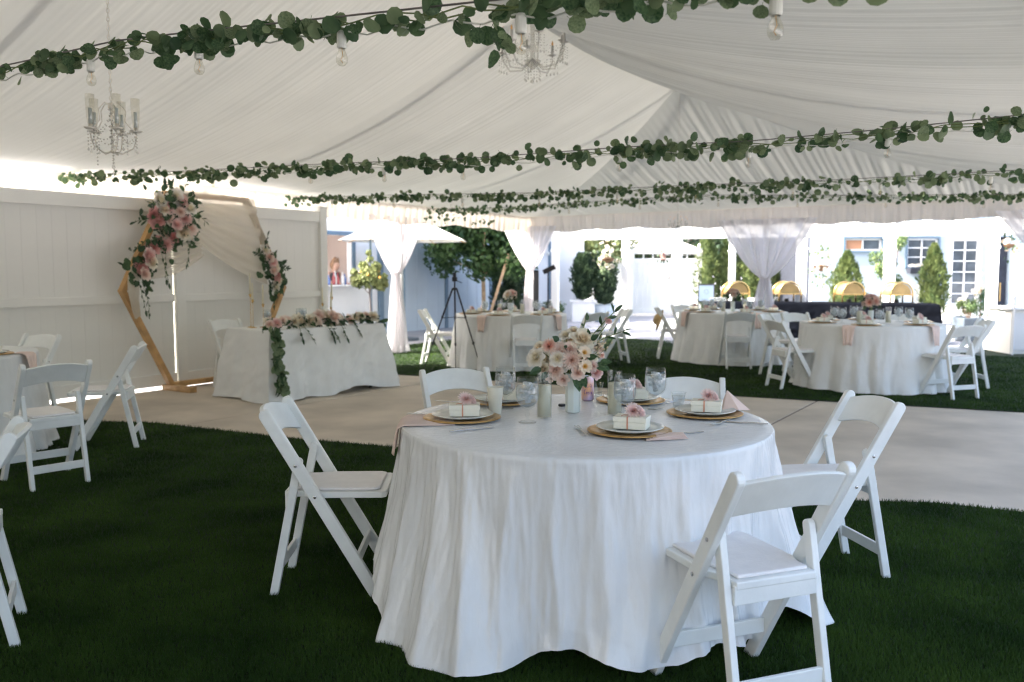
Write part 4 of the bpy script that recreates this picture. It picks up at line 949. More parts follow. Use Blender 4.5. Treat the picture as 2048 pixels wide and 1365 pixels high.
# ------------------------------------------------------------------ eucalyptus garlands and string lights across the tent
def cable_z(v, za, zb, sag): f = v/(2*HW); return za + (zb-za)*f - sag*4*f*(1-f)
def garland(t, zf, v0, v1, nobj, nstuff, label, lights_label, leaf, bulb_vs, seed, extra=None, rad=.055):
    rnd = random.Random(seed); g_ = thing('eucalyptus_garland', label, 'garland', (0, 0, 0), 0, 'eucalyptus garlands strung across the tent')
    n = 60; mb = MB(); mb.tube([T(t, v0+(v1-v0)*k/n, zf(v0+(v1-v0)*k/n)+.012) for k in range(n+1)], .0035, 6); mb.build('cable', 'cable', g_)
    mb = MB()
    for s_ in (0, 2.1): mb.tube([T(t+.015*sin(k*.9+s_), v0+(v1-v0)*k/n, zf(v0+(v1-v0)*k/n) - .012 + .016*sin(k*1.7+s_+seed)) for k in range(n+1)], .0028, 5)
    mb.build('vine_stem', 'stem', g_)
    L_ = v1-v0; cl = [v0+L_*rnd.random() for _ in range(int(L_*5))]
    V_ = []; F_ = []
    def one(i, v, drop=0.):
        z = zf(v) + rnd.gauss(-.016, rad*.5) - drop; tt = t + rnd.gauss(0, rad*.6)
        p = T(tt, v, z); tip = Vector((rnd.uniform(-1, 1), rnd.uniform(-1, 1), rnd.uniform(-1.1, .5))); fc = Vector((rnd.uniform(-.6, .6), -1, rnd.uniform(-.8, .5)))
        s = leaf*rnd.uniform(.55, 1.25); kind = 'round' if rnd.random() < .55 else 'roundl'
        return p, tip, fc, s, kind
    allp = []
    for i in range(nobj+nstuff):
        v = rnd.choice(cl) + rnd.gauss(0, .07) if rnd.random() < .5 else v0+L_*rnd.random(); v = min(max(v, v0), v1); allp.append(one(i, v))
    if extra:
        for (vv, zz, sp, cnt) in extra:
            for k in range(cnt): q = one(0, vv+rnd.gauss(0, sp)); p = q[0]; p.z = zz + rnd.gauss(0, .03); allp.insert(0, (p,)+q[1:])
    for p, tip, fc, s, kind in allp[:300 if nstuff else None][:300]: leafobj(kind, p, tip, fc, s, g_)
    rest = allp[300:]
    for mk, mm in (('round', 'euca'), ('roundl', 'eucalight')):
        mb = MB(); pts = leaf_outline('round')
        for p, tip, fc, s, kind in rest:
            if kind != mk: continue
            y = tip.normalized(); z = fc - y*fc.dot(y); z.normalize(); x = y.cross(z); b = len(mb.v)
            mb.v.extend([tuple(p + x*(a*s) + y*(q*s) + z*(abs(a)*.2*s)) for a, q in pts]); mb.f.append(tuple(range(b, b+len(pts))))
        o = mb.build('leaves', mm, g_); o['kind'] = 'stuff'
    # string light
    sl = thing('string_light', lights_label, 'string light', (0, 0, 0), 0, 'string lights along the garlands')
    mb = MB(); m_ = 90; mb.tube([T(t-.02, v0+L_*k/m_, zf(v0+L_*k/m_) - .03 - .022*sin(k*.8)**2) for k in range(m_+1)], .0032, 6); mb.build('wire', 'cord', sl)
    for v in bulb_vs:
        p = T(t-.02, v, zf(v)-.04)
        mb = MB(); mb.lathe([(0, .01), (.012, .01), (.0165, 0), (.0175, -.045), (.015, -.05), (0, -.05)], 14, c=p); mb.build('socket', 'cord', sl, smooth=False)
        mb = MB(); mb.lathe([(.010, -.05), (.012, -.058), (.018, -.073), (.021, -.086), (.019, -.10), (.011, -.109), (0, -.112)], 18, c=p); b = mb.build('bulb', 'bulbglass', sl, smooth=True)
        mb = MB(); q = Vector(p); mb.tube([q+Vector((0, 0, -.05)), q+Vector((.004, 0, -.075)), q+Vector((-.004, 0, -.09)), q+Vector((.003, 0, -.10))], .0009, 4); mb.build('filament', 'filament', b)
    return g_
def zf1(v): return interp(v, [(0, 2.47), (4.3, 2.42), (5.11, 2.38), (5.56, 2.375), (6.07, 2.37), (6.62, 2.33), (7.3, 2.275), (7.75, 2.24), (8.2, 2.205), (8.5, 2.18), (8.9, 2.145), (9.8, 2.15)])
def zf2(v): return interp(v, [(0, 2.45), (2.2, 2.36), (4.1, 2.305), (5.7, 2.245), (6.9, 2.235), (7.8, 2.205), (8.6, 2.21), (9.8, 2.24)])
def zf3(v): return interp(v, [(0, 2.42), (2.2, 2.36), (4.2, 2.29), (5.9, 2.28), (7.7, 2.25), (9.8, 2.25)])
def zf4(v): return interp(v, [(0, 2.45), (1.7, 2.41), (3.4, 2.44), (5.0, 2.46), (7.1, 2.36), (9.8, 2.25)])
garland(13.2, zf1, 4.3, 9.7, 300, 200, 'nearest eucalyptus garland across the top of the view', 'string of bulbs along the nearest top garland', .056, [4.9, 5.85, 6.59, 7.36, 8.1, 8.87], 1, [(8.02, 2.14, .07, 10), (8.05, 2.10, .02, 3), (6.43, 2.30, .05, 5)], .040)
garland(10.0, zf2, .02, 9.7, 300, 520, 'second eucalyptus garland, from the arch side across mid picture', 'string of bulbs along the second garland', .062, [1.35, 2.6, 3.9, 4.75, 5.55, 6.88, 7.78, 8.6, 9.35], 2)
garland(6.79, zf3, .15, 9.7, 300, 420, 'third eucalyptus garland, upper of the two crossing before the far tables', 'string of bulbs along the third garland', .060, [1.0, 2.1, 3.2, 4.3, 5.3, 6.2, 7.2, 8.0, 8.9], 3)
garland(3.57, zf4, .1, 9.7, 300, 420, 'farthest eucalyptus garland, drooping at its left end', 'string of bulbs along the farthest garland', .058, [1.6, 2.9, 4.1, 5.3, 6.4, 7.5, 8.6], 4, [(.6, 2.28, .2, 16), (1.3, 2.20, .12, 14), (.1, 2.33, .1, 8)])

# ------------------------------------------------------------------ chandeliers
def chain(mb, z0, z1, r=.010, w=.0022):
    n = max(2, int((z1-z0)/(r*2.2)))
    for k in range(n):
        c = z0+(z1-z0)*(k+.5)/n; pts = [((r*.6*cos(a) if k % 2 else 0), (0 if k % 2 else r*.6*cos(a)), c+r*1.3*sin(a)) for a in [2*PI*q/8 for q in range(9)]]; mb.tube(pts, w, 4, cap=False)
def beads(mb, pts, r):
    for p in pts:
        p = Vector(p); mb.add([p+Vector((0, 0, r)), p+Vector((r, 0, 0)), p+Vector((0, r, 0)), p+Vector((-r, 0, 0)), p+Vector((0, -r, 0)), p+Vector((0, 0, -r))], [(0,1,2),(0,2,3),(0,3,4),(0,4,1),(5,2,1),(5,3,2),(5,4,3),(5,1,4)])
def drop(mb, p, r): p = Vector(p); mb.lathe([(0, r*1.6), (r*.35, r*.9), (r*.8, 0), (r*.65, -r*.7), (0, -r)], 8, c=p)
def small_chandelier(loc, label):
    c = thing('chandelier', label, 'chandelier', loc, R(18), 'chandeliers under the ridge')     # origin at the bottom drop
    zt = 3.75-loc.z; fr = MB(); cr = MB(); ch = MB(); chain(ch, .36, zt-.36, .011); ch.build('chain', 'ivory', c)
    hk = MB(); hk.tube([(0, 0, zt-.36), (.03, 0, zt-.28), (.034, 0, zt-.12), (.02, 0, zt), (0, 0, zt+.05), (-.02, 0, zt), (-.034, 0, zt-.12), (-.03, 0, zt-.28), (0, 0, zt-.36)], .004, 6); hk.build('hook_loop', 'cable', c)
    fr.tube([(0, 0, .10), (0, 0, .37)], .006, 8); fr.lathe([(0, .085), (.014, .09), (.010, .11), (.004, .12)], 12); fr.lathe([(.004, .33), (.02, .345), (.012, .37), (0, .372)], 12)
    for k in range(5):
        a = 2*PI*k/5; e = Vector((cos(a), sin(a), 0))
        fr.tube([Vector((0, 0, .10)), e*.05+Vector((0, 0, .085)), e*.11+Vector((0, 0, .12)), e*.13+Vector((0, 0, .19)), e*.11+Vector((0, 0, .225)), e*.085+Vector((0, 0, .20))], .0035, 5)
        fr.tube([Vector((0, 0, .36)), e*.04+Vector((0, 0, .368)), e*.075+Vector((0, 0, .33)), e*.07+Vector((0, 0, .27)), e*.10+Vector((0, 0, .23)), e*.12+Vector((0, 0, .215))], .0025, 5)
        q = e*.125; fr.lathe([(0, .205), (.022, .208), (.038, .218), (.022, .211), (.011, .212), (.011, .238), (0, .238)], 14, c=(q.x, q.y, 0))
        cm = MB(); cm.tube([q+Vector((0, 0, .238)), q+Vector((0, 0, .325))], [.010, .0095], 10); cm.build('candle', 'candlewhite', c)
        gl = MB(); gl.lathe([(.015, .232), (.020, .27), (.0235, .33), (.025, .40)], 16, c=(q.x, q.y, 0)); gl.build('candle_shade', 'bulbglass', c, smooth=True)
        for s_ in (-.03, .03):
            w_ = e*.125 + Vector((-e.y, e.x, 0))*s_
            beads(cr, [(w_.x, w_.y, .20-.018*j) for j in range(5)], .006); drop(cr, (w_.x, w_.y, .10), .009)
        for u in [i/9 for i in range(1, 9)]:
            p = e*.12*u + Vector((0, 0, .33-.12*u - .10*4*u*(1-u)*.5)); beads(cr, [p], .0055)
        e2 = Vector((cos(a+2*PI/5), sin(a+2*PI/5), 0))
        for u in [i/8 for i in range(1, 8)]: p = (e*(1-u)+e2*u)*.13 + Vector((0, 0, .21-.06*4*u*(1-u))); beads(cr, [p], .0055)
    beads(cr, [(.012*cos(j*2.4), .012*sin(j*2.4), .13+.012*j) for j in range(18)], .009); beads(cr, [(0, 0, .075-.014*j) for j in range(4)], .007); drop(cr, (0, 0, .012), .013)
    for k in (1, 3): a = 2*PI*k/5+.4; beads(cr, [(.13*cos(a), .13*sin(a), .15-.02*j) for j in range(8)], .006)
    fr.build('frame', 'ivory', c, smooth=True); cr.build('crystals', 'crystal', c)['kind'] = 'stuff'
    return c
def big_chandelier(loc, label, s=1.):
    c = thing('chandelier', label, 'chandelier', loc, R(10), 'chandeliers under the ridge'); fr = MB(); cr = MB(); rim = MB()
    zt = 3.82-loc.z; ch = MB(); chain(ch, .62*s, zt, .014); ch.build('chain', 'satinsteel', c)
    fr.lathe([(0, .12*s), (.02*s, .13*s), (.06*s, .17*s), (.075*s, .20*s), (.03*s, .215*s), (.02*s, .26*s), (.035*s, .31*s), (.018*s, .36*s), (.022*s, .5*s), (.012*s, .62*s), (0, .62*s)], 20)
    n = 8
    for k in range(n):
        a = 2*PI*k/n; e = Vector((cos(a), sin(a), 0)); rr = (.33 if k % 2 else .27)*s; up = (.30 if k % 2 else .38)*s
        fr.tube([Vector((0, 0, .22*s)), e*rr*.35+Vector((0, 0, .13*s)), e*rr*.75+Vector((0, 0, .14*s)), e*rr+Vector((0, 0, up-.05*s)), e*rr+Vector((0, 0, up))], .008*s, 8)
        rim.lathe([(0, up), (.018*s, up+.002), (.042*s, up+.014*s), (.018*s, up+.008*s), (0, up+.008*s)], 14, c=(e.x*rr, e.y*rr, 0))
        cm = MB(); cm.tube([e*rr+Vector((0, 0, up+.008*s)), e*rr+Vector((0, 0, up+.10*s))], .012*s, 10); cm.build('candle', 'satinsteel', c)
        bl = MB(); bl.lathe([(0, 0), (.008*s, .006*s), (.010*s, .018*s), (.003*s, .04*s), (0, .045*s)], 8, c=(e.x*rr, e.y*rr, up+.10*s)); bl.build('flame_bulb', 'filament', c, smooth=True)
        for j3 in range(4):
            aa = a + (j3-1.5)*.12; w_ = Vector((cos(aa), sin(aa), 0))*rr; beads(cr, [(w_.x, w_.y, up-.02*s-.022*s*j) for j in range(5)], .007*s); drop(cr, (w_.x, w_.y, up-.16*s), .012*s)
        for j in range(5): beads(cr, [(e.x*.07*s, e.y*.07*s, .17*s-.026*s*j)], .008*s)
        drop(cr, (e.x*.07*s, e.y*.07*s, .035*s), .012*s)
        e2 = Vector((cos(a+2*PI/n), sin(a+2*PI/n), 0))
        for u in [i/9 for i in range(1, 9)]: p = (e*(1-u)+e2*u)*.29*s + Vector((0, 0, .30*s-.08*s*4*u*(1-u))); beads(cr, [p], .007*s)
        for u in [i/9 for i in range(1, 9)]: p = e*.28*s*u + Vector((0, 0, .48*s-.18*s*u-.06*s*4*u*(1-u))); beads(cr, [p], .006*s)
    drop(cr, (0, 0, .02*s), .02*s); fr.build('frame', 'crystal', c, smooth=True); cr.build('crystals', 'crystal', c)['kind'] = 'stuff'; rim.build('drip_pans', 'satinsteel', c, smooth=True)['kind'] = 'stuff'
    return c
small_chandelier(T(12.48, 4.9, 1.985), 'small ivory candle chandelier with crystal drops at the left')
big_chandelier(T(7.9, 4.9, 3.27), 'large crystal chandelier under the middle of the tent ridge', 1.12)
big_chandelier(T(4.04, 4.9, 1.93), 'faint distant chandelier before the back valance above the white gate', .42)

# ------------------------------------------------------------------ tripod, lights, speaker
tp = thing('tripod', 'black camera tripod standing on the turf left of the far left table', 'tripod', (-.80, 12.1, .008))
for a, ln in ((R(200), .46), (R(-20), .40), (R(-85), .40)):
    top_, bot_ = Vector((.03*cos(a), .03*sin(a), 1.14)), Vector((ln*cos(a), ln*sin(a), .01))
    mb = MB(); q = [top_.lerp(bot_, f) for f in (0, .34, .36, .66, .68, 1)]; mb.tube(q, [.013, .013, .010, .010, .007, .007], 8)
    for f in (.35, .67): c_ = top_.lerp(bot_, f); mb.tube([c_+Vector((0, 0, .018)), c_-Vector((0, 0, .018))], .016, 8)
    mb.tube([bot_+Vector((0, 0, .015)), bot_-Vector((0, 0, .01))], .012, 8); mb.build('leg', 'black', tp)
    mb = MB(); mb.tube([(0, 0, .74), top_.lerp(bot_, .36)], .005, 6); mb.build('brace', 'black', tp)
mb = MB(); mb.tube([(0, 0, .70), (0, 0, 1.24)], .011, 10); mb.lathe([(0, 1.11), (.035, 1.12), (.035, 1.15), (0, 1.16)], 14); mb.build('centre_column', 'black', tp)
mb = MB(); mb.box((0, 0, 1.27), (.07, .06, .06)); mb.box((0, -.02, 1.33), (.045, .035, .07)); mb.tube([(0, 0, 1.26), (.11, -.1, 1.22)], .006, 6); mb.build('pan_head', 'black', tp, bevel=.004)
sp = thing('speaker', 'tall black column speaker behind the tent corner curtain', 'speaker', (.47, 16.9, 0))
mb = MB(); mb.lathe([(0, 0), (.17, 0), (.17, .03), (0, .035)], 24); mb.box((0, 0, .30), (.20, .24, .52)); mb.build('base', 'black', sp, bevel=.01)
mb = MB(); mb.box((0, 0, .98), (.10, .10, .84)); mb.build('column', 'black', sp, bevel=.01); mb = MB(); mb.box((0, -.052, 1.0), (.08, .006, .74)); mb.build('grille', 'darksteel', sp)
ls = thing('light_stand', 'black stand with tilted lamp head beside the column speaker', 'light stand', (.69, 16.6, 0))
mb = MB(); mb.tube([(0, 0, .05), (0, 0, 1.36)], .014, 10)
for k in range(3): a = k*2*PI/3+.4; mb.tube([(0, 0, .42), (.35*cos(a), .35*sin(a), .01)], .009, 8)
mb.build('stand', 'black', ls); mb = MB(); mb.bar((-.09, 0, 1.36), (.13, -.03, 1.47), .09, .09); mb.build('lamp_head', 'black', ls, bevel=.008)

# ------------------------------------------------------------------ building on the left with its bar window
bar = thing('bar_building', 'long pale blue building with serving window along the left outside the tent', 'building', T(0, -3.2), math.atan2(TU[1], TU[0]))
# local x = t, local y = v + 3.2
def bwall(x0, x1, z0, z1, m='bluewall', y=0., th=.14, name='wall'):
    mb = MB(); mb.box(((x0+x1)/2, y-th/2, (z0+z1)/2), (x1-x0, th, z1-z0)); return mb.build(name, m, bar)
bwall(-8, 1.02, 0, 3.0); bwall(1.02, 1.95, 0, 3.0, 'whitepaint'); bwall(1.95, 4.6, 0, 1.10, 'whitepaint'); bwall(1.95, 4.6, 2.12, 3.0, 'whitepaint'); bwall(4.6, 9, 0, 3.0, 'whitepaint')  # segments around the window painted white to stand in for glare on blue wall
for x in [k*.4-7.8 for k in range(24)]:
    if x < 1.9: mb = MB(); mb.box((x, .004, 1.5), (.012, .008, 3.0)); mb.build('board_seam', 'bluewall', bar)
bwall(-8.1, 9.1, 3.0, 3.14, 'whitepaint', .12, .3, 'parapet')
for x0, x1, z0, z1 in ((1.86, 1.95, 1.1, 2.12), (1.86, 4.6, 2.12, 2.2)): bwall(x0, x1, z0, z1, 'trimblue', .03, .06, 'window_frame')
mb = MB(); mb.box((3.28, .06, 1.085), (2.7, .36, .035)); mb.build('counter', 'whitepaint', bar, bevel=.004)
mb = MB(); mb.box((3.3, -1.9, 1.5), (5.0, .1, 3.0)); mb.box((.85, -1.0, 1.5), (.1, 1.75, 3.0)); mb.box((3.3, -1.0, 3.02), (5.0, 1.9, .04)); mb.box((3.3, -1.0, .02), (5, 1.9, .04)); mb.build('room', 'baroff', bar)
mb = MB(); mb.box((3.3, -1.75, 1.62), (4.0, .22, .03)); mb.build('shelf', 'wood', bar)
for x in (-1.30, -3.2, -3.55): bwall(x-.045, x+.045, 0, 2.2, 'trimblue', .035, .06, 'door_frame')
mb = MB(); mb.box((-3.37, -.02, 1.05), (.26, .07, 2.1)); mb.build('door_glass', 'pane', bar)
bwall(1.02, 1.16, 0, 2.9, 'trimblue', .06, .10, 'downpipe')
for k, (x, m, h) in enumerate(((2.15, 'bottleblue', .22), (2.24, 'bottlewhite', .26), (2.33, 'bottlered', .24), (2.42, 'bottlewhite', .28), (2.50, 'bottlered', .25), (2.60, 'bottleblue', .20), (2.70, 'bottlewhite', .22), (2.80, 'bottlewhite', .2))):
    mb = MB(); mb.lathe([(0, 0), (.034, 0), (.036, h*.1), (.036, h*.6), (.013, h*.78), (.012, h), (0, h)], 14)
    o = mb.build('bottle', m, smooth=True, loc=T(x, -3.2-.02+.03*sin(k*2), 1.104)); tag(o, '%s bottle on the bar counter, number %s from the right' % ({'bottleblue': 'blue', 'bottlewhite': 'white', 'bottlered': 'red'}[m], ['one', 'two', 'three', 'four', 'five', 'six', 'seven', 'eight'][k]), 'bottle', 'bottles on the bar counter')
pp = thing('potted_herb', 'small white pot of herbs at the right end of the bar counter', 'potted plant', T(2.05, -3.05, 1.104))
mb = MB(); mb.lathe([(0, 0), (.03, 0), (.045, .09), (.04, .09), (0, .08)], 16); mb.build('pot', 'whitepaint', pp)
for k in range(40): leafobj('midl', Vector((random.gauss(0, .025), random.gauss(0, .025), .08+random.random()*.06)), (random.uniform(-1, 1), random.uniform(-1, 1), 1), rv(), .04, pp)
# bartender behind the window: one skinned body, head with face, hair and shirt
def skin_mesh(name, verts, edges, radii, m, parent=None, sub=2):
    me = bpy.data.meshes.new(name); me.from_pydata(verts, edges, []); me.materials.append(M[m]); o = bpy.data.objects.new(name, me); COL.objects.link(o)
    if parent: o.parent = parent
    md = o.modifiers.new('skin', 'SKIN'); md.use_smooth_shade = True
    for i, r in enumerate(radii): me.skin_vertices[0].data[i].radius = (r if isinstance(r, tuple) else (r, r))
    me.skin_vertices[0].data[0].use_root = True
    s = o.modifiers.new('sub', 'SUBSURF'); s.levels = sub; s.render_levels = sub; return o
pr_ = thing('person', 'person with light brown hair leaning forward behind the bar counter', 'person', T(2.08, -3.68, -.03), math.atan2(TV[1], TV[0]))
# local x = outwards to the counter, y = along the wall
body = skin_mesh('body', [(0, 0, .95), (0, 0, 1.12), (.05, 0, 1.30), (.08, 0, 1.38), (.12, 0, 1.46), (.15, 0, 1.54), (.15, 0, 1.60), (.06, .17, 1.36), (.16, .22, 1.18), (.34, .16, 1.14), (.43, .14, 1.15), (.06, -.17, 1.36), (.16, -.22, 1.18), (.34, -.16, 1.14), (.43, -.14, 1.15), (0, .09, .88), (0, .1, .45), (0, .1, .06), (.12, .1, .03), (0, -.09, .88), (0, -.1, .45), (0, -.1, .06), (.12, -.1, .03)],
    [(0, 1), (1, 2), (2, 3), (3, 4), (4, 5), (5, 6), (2, 7), (7, 8), (8, 9), (9, 10), (2, 11), (11, 12), (12, 13), (13, 14), (0, 15), (15, 16), (16, 17), (17, 18), (0, 19), (19, 20), (20, 21), (21, 22)],
    [.13, .12, .13, .05, .07, .085, .075, .055, .042, .034, .03, .055, .042, .034, .03, .085, .06, .045, .04, .085, .06, .045, .04], 'skin', pr_)
mb = MB(); mb.grid(lambda a, b: ((.145+.02*sin(b*PI))*cos(2*PI*a)*.85 + .045*b, (.165+.03*sin(b*PI)-.02*b)*sin(2*PI*a), .92+.46*b), 24, 8, wrap=True); mb.build('shirt', 'shirt', pr_, smooth=True)
mb = MB(); mb.grid(lambda a, b: (.13 - .02*b + (.105+.01*sin(a*40))*sin(PI*(.06+.9*b))*cos(2*PI*a)*(.75 if cos(2*PI*a) > 0 else 1.05), (.10+.006*sin(a*50))*sin(PI*(.06+.9*b))*sin(2*PI*a), 1.71-.33*b + (.10*max(0, cos(2*PI*a)) if b > .3 else 0)), 40, 12, wrap=True); mb.build('hair', 'hair', pr_, smooth=True)
for s_ in (-1, 1): mb = MB(); mb.lathe([(0, -.008), (.008, 0), (0, .008)], 8, c=(.225, s_*.03, 1.545)); mb.build('eye', 'black', pr_)
mb = MB(); mb.tube([(.225, 0, 1.55), (.25, 0, 1.52), (.23, 0, 1.51)], [.008, .012, .008], 6); mb.build('nose', 'skin', pr_)
mb = MB(); mb.tube([(.222, -.02, 1.485), (.232, 0, 1.483), (.222, .02, 1.485)], .005, 6); mb.build('mouth', 'p_rose', pr_)

# ------------------------------------------------------------------ trees and shrubs
def leaf_cloud(name, m, parent, centers, n, size, seed=0, loc=(0, 0, 0), elong=1.):
    rng = np.random.default_rng(seed); C = np.array([c[:3] for c in centers]); Rr = np.array([c[3:] if len(c) > 4 else [c[3]]*3 for c in centers], dtype=float)
    w = (Rr.prod(1))**.7; w /= w.sum(); idx = rng.choice(len(C), n, p=w); d = rng.normal(size=(n, 3)); d /= np.linalg.norm(d, axis=1)[:, None]
    rad = rng.random(n)**.45; p = C[idx] + d*rad[:, None]*Rr[idx]
    nrm = d + rng.normal(0, .7, (n, 3)); nrm /= np.linalg.norm(nrm, axis=1)[:, None]
    a = np.cross(nrm, rng.normal(size=(n, 3))); a /= np.linalg.norm(a, axis=1)[:, None]; b = np.cross(nrm, a)
    s = size*(.6+.8*rng.random(n))[:, None]
    V = np.stack([p - a*s*.5*elong, p + b*s*.36, p + a*s*.5*elong, p - b*s*.36], 1); F = np.arange(n*4).reshape(n, 4)
    o = put(name, quick_mesh(name, V, F, m), parent); return o
def tree(loc, label, trunk_h, r, clumps, n, size, m, bark, group=None, name='tree', limbs=7, cat='tree', seed=0):
    t = thing(name, label, cat, loc, 0, group); rnd = random.Random(seed); mb = MB(); cz = clumps[0][2]
    mb.tube([(0, 0, 0), (.02, .01, trunk_h*.5), (0, .02, trunk_h), (0, 0, cz)], [r, r*.8, r*.7, r*.35], 10)
    for k in range(limbs):
        c = clumps[rnd.randrange(len(clumps))]; z = trunk_h*(.8+.25*rnd.random()); mb.tube([(0, 0, z), (c[0]*.5, c[1]*.5, (z+c[2])/2), (c[0], c[1], c[2])], [r*.4, r*.25, r*.1], 6)
    mb.build('trunk', bark, t, smooth=True); leaf_cloud('crown', m, t, clumps, n, size, seed); return t
rnd = random.Random(21)
cl = [(0, 0, 2.6, .9)] + [(rnd.uniform(-1.25, 1.05), rnd.uniform(-.7, .7), rnd.uniform(1.5, 3.1), rnd.uniform(.32, .52)) for _ in range(34)]
tree((-.66, 19.6, 0), 'broad dark green tree behind the far left table outside the tent', 1.5, .06, cl, 17000, .105, 'treeleaf', 'palebark', seed=3)
def cypress(loc, h, r, label, m, n, group, seed=0, size=.055, name='cypress', pot=None, cone=True, z0=.12):
    t = thing(name, label, 'tree', loc, 0, group); mb = MB(); mb.tube([(0, 0, 0), (0, 0, h*.8)], [.03, .01], 8); mb.build('trunk', 'bark', t)
    rng = np.random.default_rng(seed); z = z0 + (h-z0)*rng.random(n)**.9; f = (z-z0)/(h-z0)
    prof = r*np.minimum(1, (1-f)*2.3)**.75*np.minimum(1, .55+f*2.2) if cone else r*np.sin(np.pi*np.clip(.10+.84*f, 0, 1))**.55
    th = rng.random(n)*2*np.pi; lump = 1+.17*np.sin(th*5+z*6+seed)+.13*np.sin(th*9-z*13)+.10*np.sin(th*3+z*23)
    rr = prof*lump*(.62+.38*rng.random(n)**.4); p = np.stack([rr*np.cos(th), rr*np.sin(th), z], 1)
    up = np.stack([np.cos(th)*.45, np.sin(th)*.45, np.full(n, .9)], 1) + rng.normal(0, .25, (n, 3)); up /= np.linalg.norm(up, axis=1)[:, None]
    sd_ = np.cross(up, rng.normal(size=(n, 3))); sd_ /= np.linalg.norm(sd_, axis=1)[:, None]; s = size*(.6+.8*rng.random(n))[:, None]
    V = np.stack([p, p+sd_*s*.35+up*s*.6, p+up*s*1.5, p-sd_*s*.35+up*s*.6], 1); put('foliage', quick_mesh('foliage', V, np.arange(n*4).reshape(n, 4), m), t)
    core = MB(); core.lathe([(0, z0)] + [(r*.55*min(1, (1-k/8)*2.3)**.75*min(1, .55+k/8*2.2)+.001, z0+(h-z0)*.93*k/8) for k in range(9)], 12); core.build('inner_foliage', m, t, smooth=True); return t
CG = 'clipped evergreens and cypresses outside the tent'
cypress((.0, 21.0, 0), 2.05, .42, 'dark cypress just left of the tent corner curtain', 'cypress_dark', 5000, CG, 1)
cypress((1.93, 23.6, .58), 1.25, .27, 'dark oval evergreen standing on the white box planter', 'cypress_dark', 4000, CG, 2, cone=False, z0=.02)
cypress((2.52, 23.6, .46), 1.40, .29, 'dark oval evergreen in the pale round tub', 'cypress_dark', 4000, CG, 3, cone=False, z0=.02)
for k, (x, y, h, r, w) in enumerate(((6.05, 27, 2.75, .36, 'first yellow-green cypress right of the white gate'), (6.75, 27.1, 2.5, .36, 'second yellow-green cypress right of the white gate'), (7.35, 26.8, 2.1, .33, 'third cypress, half behind the widest curtain'), (7.95, 27.2, 1.9, .32, 'fourth cypress, behind the curtain tie'), (8.6, 27.0, 2.3, .33, 'fifth cypress, between curtain and white column'), (9.35, 26.8, 2.45, .36, 'sixth cypress, just right of the white column'))):
    cypress((x, y, 0), h, r, w, 'cypress', 4200, CG, 10+k)
cypress((8.80, 22.8, 0), 1.86, .35, 'pointed yellow-green cypress left of the airy shrub by the house', 'cypress', 5200, CG, 31)
cypress((10.98, 22.6, 0), 2.05, .31, 'bright pointed cypress before the house window box', 'cypress', 5200, CG, 32)
cl = [(rnd.gauss(0, .24), rnd.gauss(0, .2), z, .2) for z in np.linspace(.4, 2.45, 18)]
tree((9.85, 22.7, 0), 'airy pale green shrub between the two pointed cypresses at the house', .4, .04, cl, 5200, .06, 'airyleaf', 'bark', name='shrub', cat='shrub', seed=5)
cl = [(rnd.uniform(-6, 4), rnd.uniform(-1, 1), rnd.uniform(1.2, 3.6), rnd.uniform(.6, 1.0)) for _ in range(34)]
tree((7.5, 30.5, 0), 'dark shade tree mass behind the row of yellow-green cypresses', 1.2, .12, cl, 12000, .16, 'cypress_dark', 'bark', seed=6)
cl = [(rnd.uniform(-.7, .7), rnd.uniform(-.5, .5), rnd.uniform(1.9, 3.0), rnd.uniform(.3, .45)) for _ in range(14)]
tree((2.75, 25.6, 0), 'yellow-green small tree rising above the potted evergreens', 1.3, .05, cl, 4500, .10, 'lightleaf', 'bark', seed=7)
cl = [(rnd.uniform(-3, 3), 0, rnd.uniform(3.0, 4.4), rnd.uniform(.6, .9)) for _ in range(14)]
tree((-1.0, 27.5, 0), 'tall green tree showing above the left building roof', 2.6, .12, cl, 6000, .16, 'treeleaf', 'bark', seed=8)
# lemon topiary
lt = tree((-2.62, 15.9, .22), 'little round yellow-green topiary tree beside the bar window', .85, .022, [(0, 0, 1.06, .22), (-.22, 0, .98, .14), (.2, .03, .95, .15), (-.1, 0, 1.26, .09), (.14, 0, 1.24, .10), (-.27, 0, 1.15, .07), (0, 0, 1.5, .05), (.02, 0, 1.38, .06), (.28, 0, 1.05, .07)], 2300, .065, 'lightleaf', 'terrapot', seed=9)
for k in range(9):
    a = k*2.4; mb = MB(); mb.lathe([(0, -.022), (.018, -.012), (.022, 0), (.018, .014), (0, .022)], 10, c=(.26*cos(a), .26*sin(a), 1.0+.05*(k % 4))); mb.build('fruit', 'lemon', lt, smooth=True)
pt = MB(); pt.lathe([(0, 0), (.16, 0), (.2, .30), (.22, .32), (.19, .32), (.18, .28), (0, .27)], 24); tag(pt.build('plant_pot', 'slate', smooth=False, loc=(-2.58, 15.9, 0)), 'grey pot of the round topiary behind the sweetheart table', 'pot')

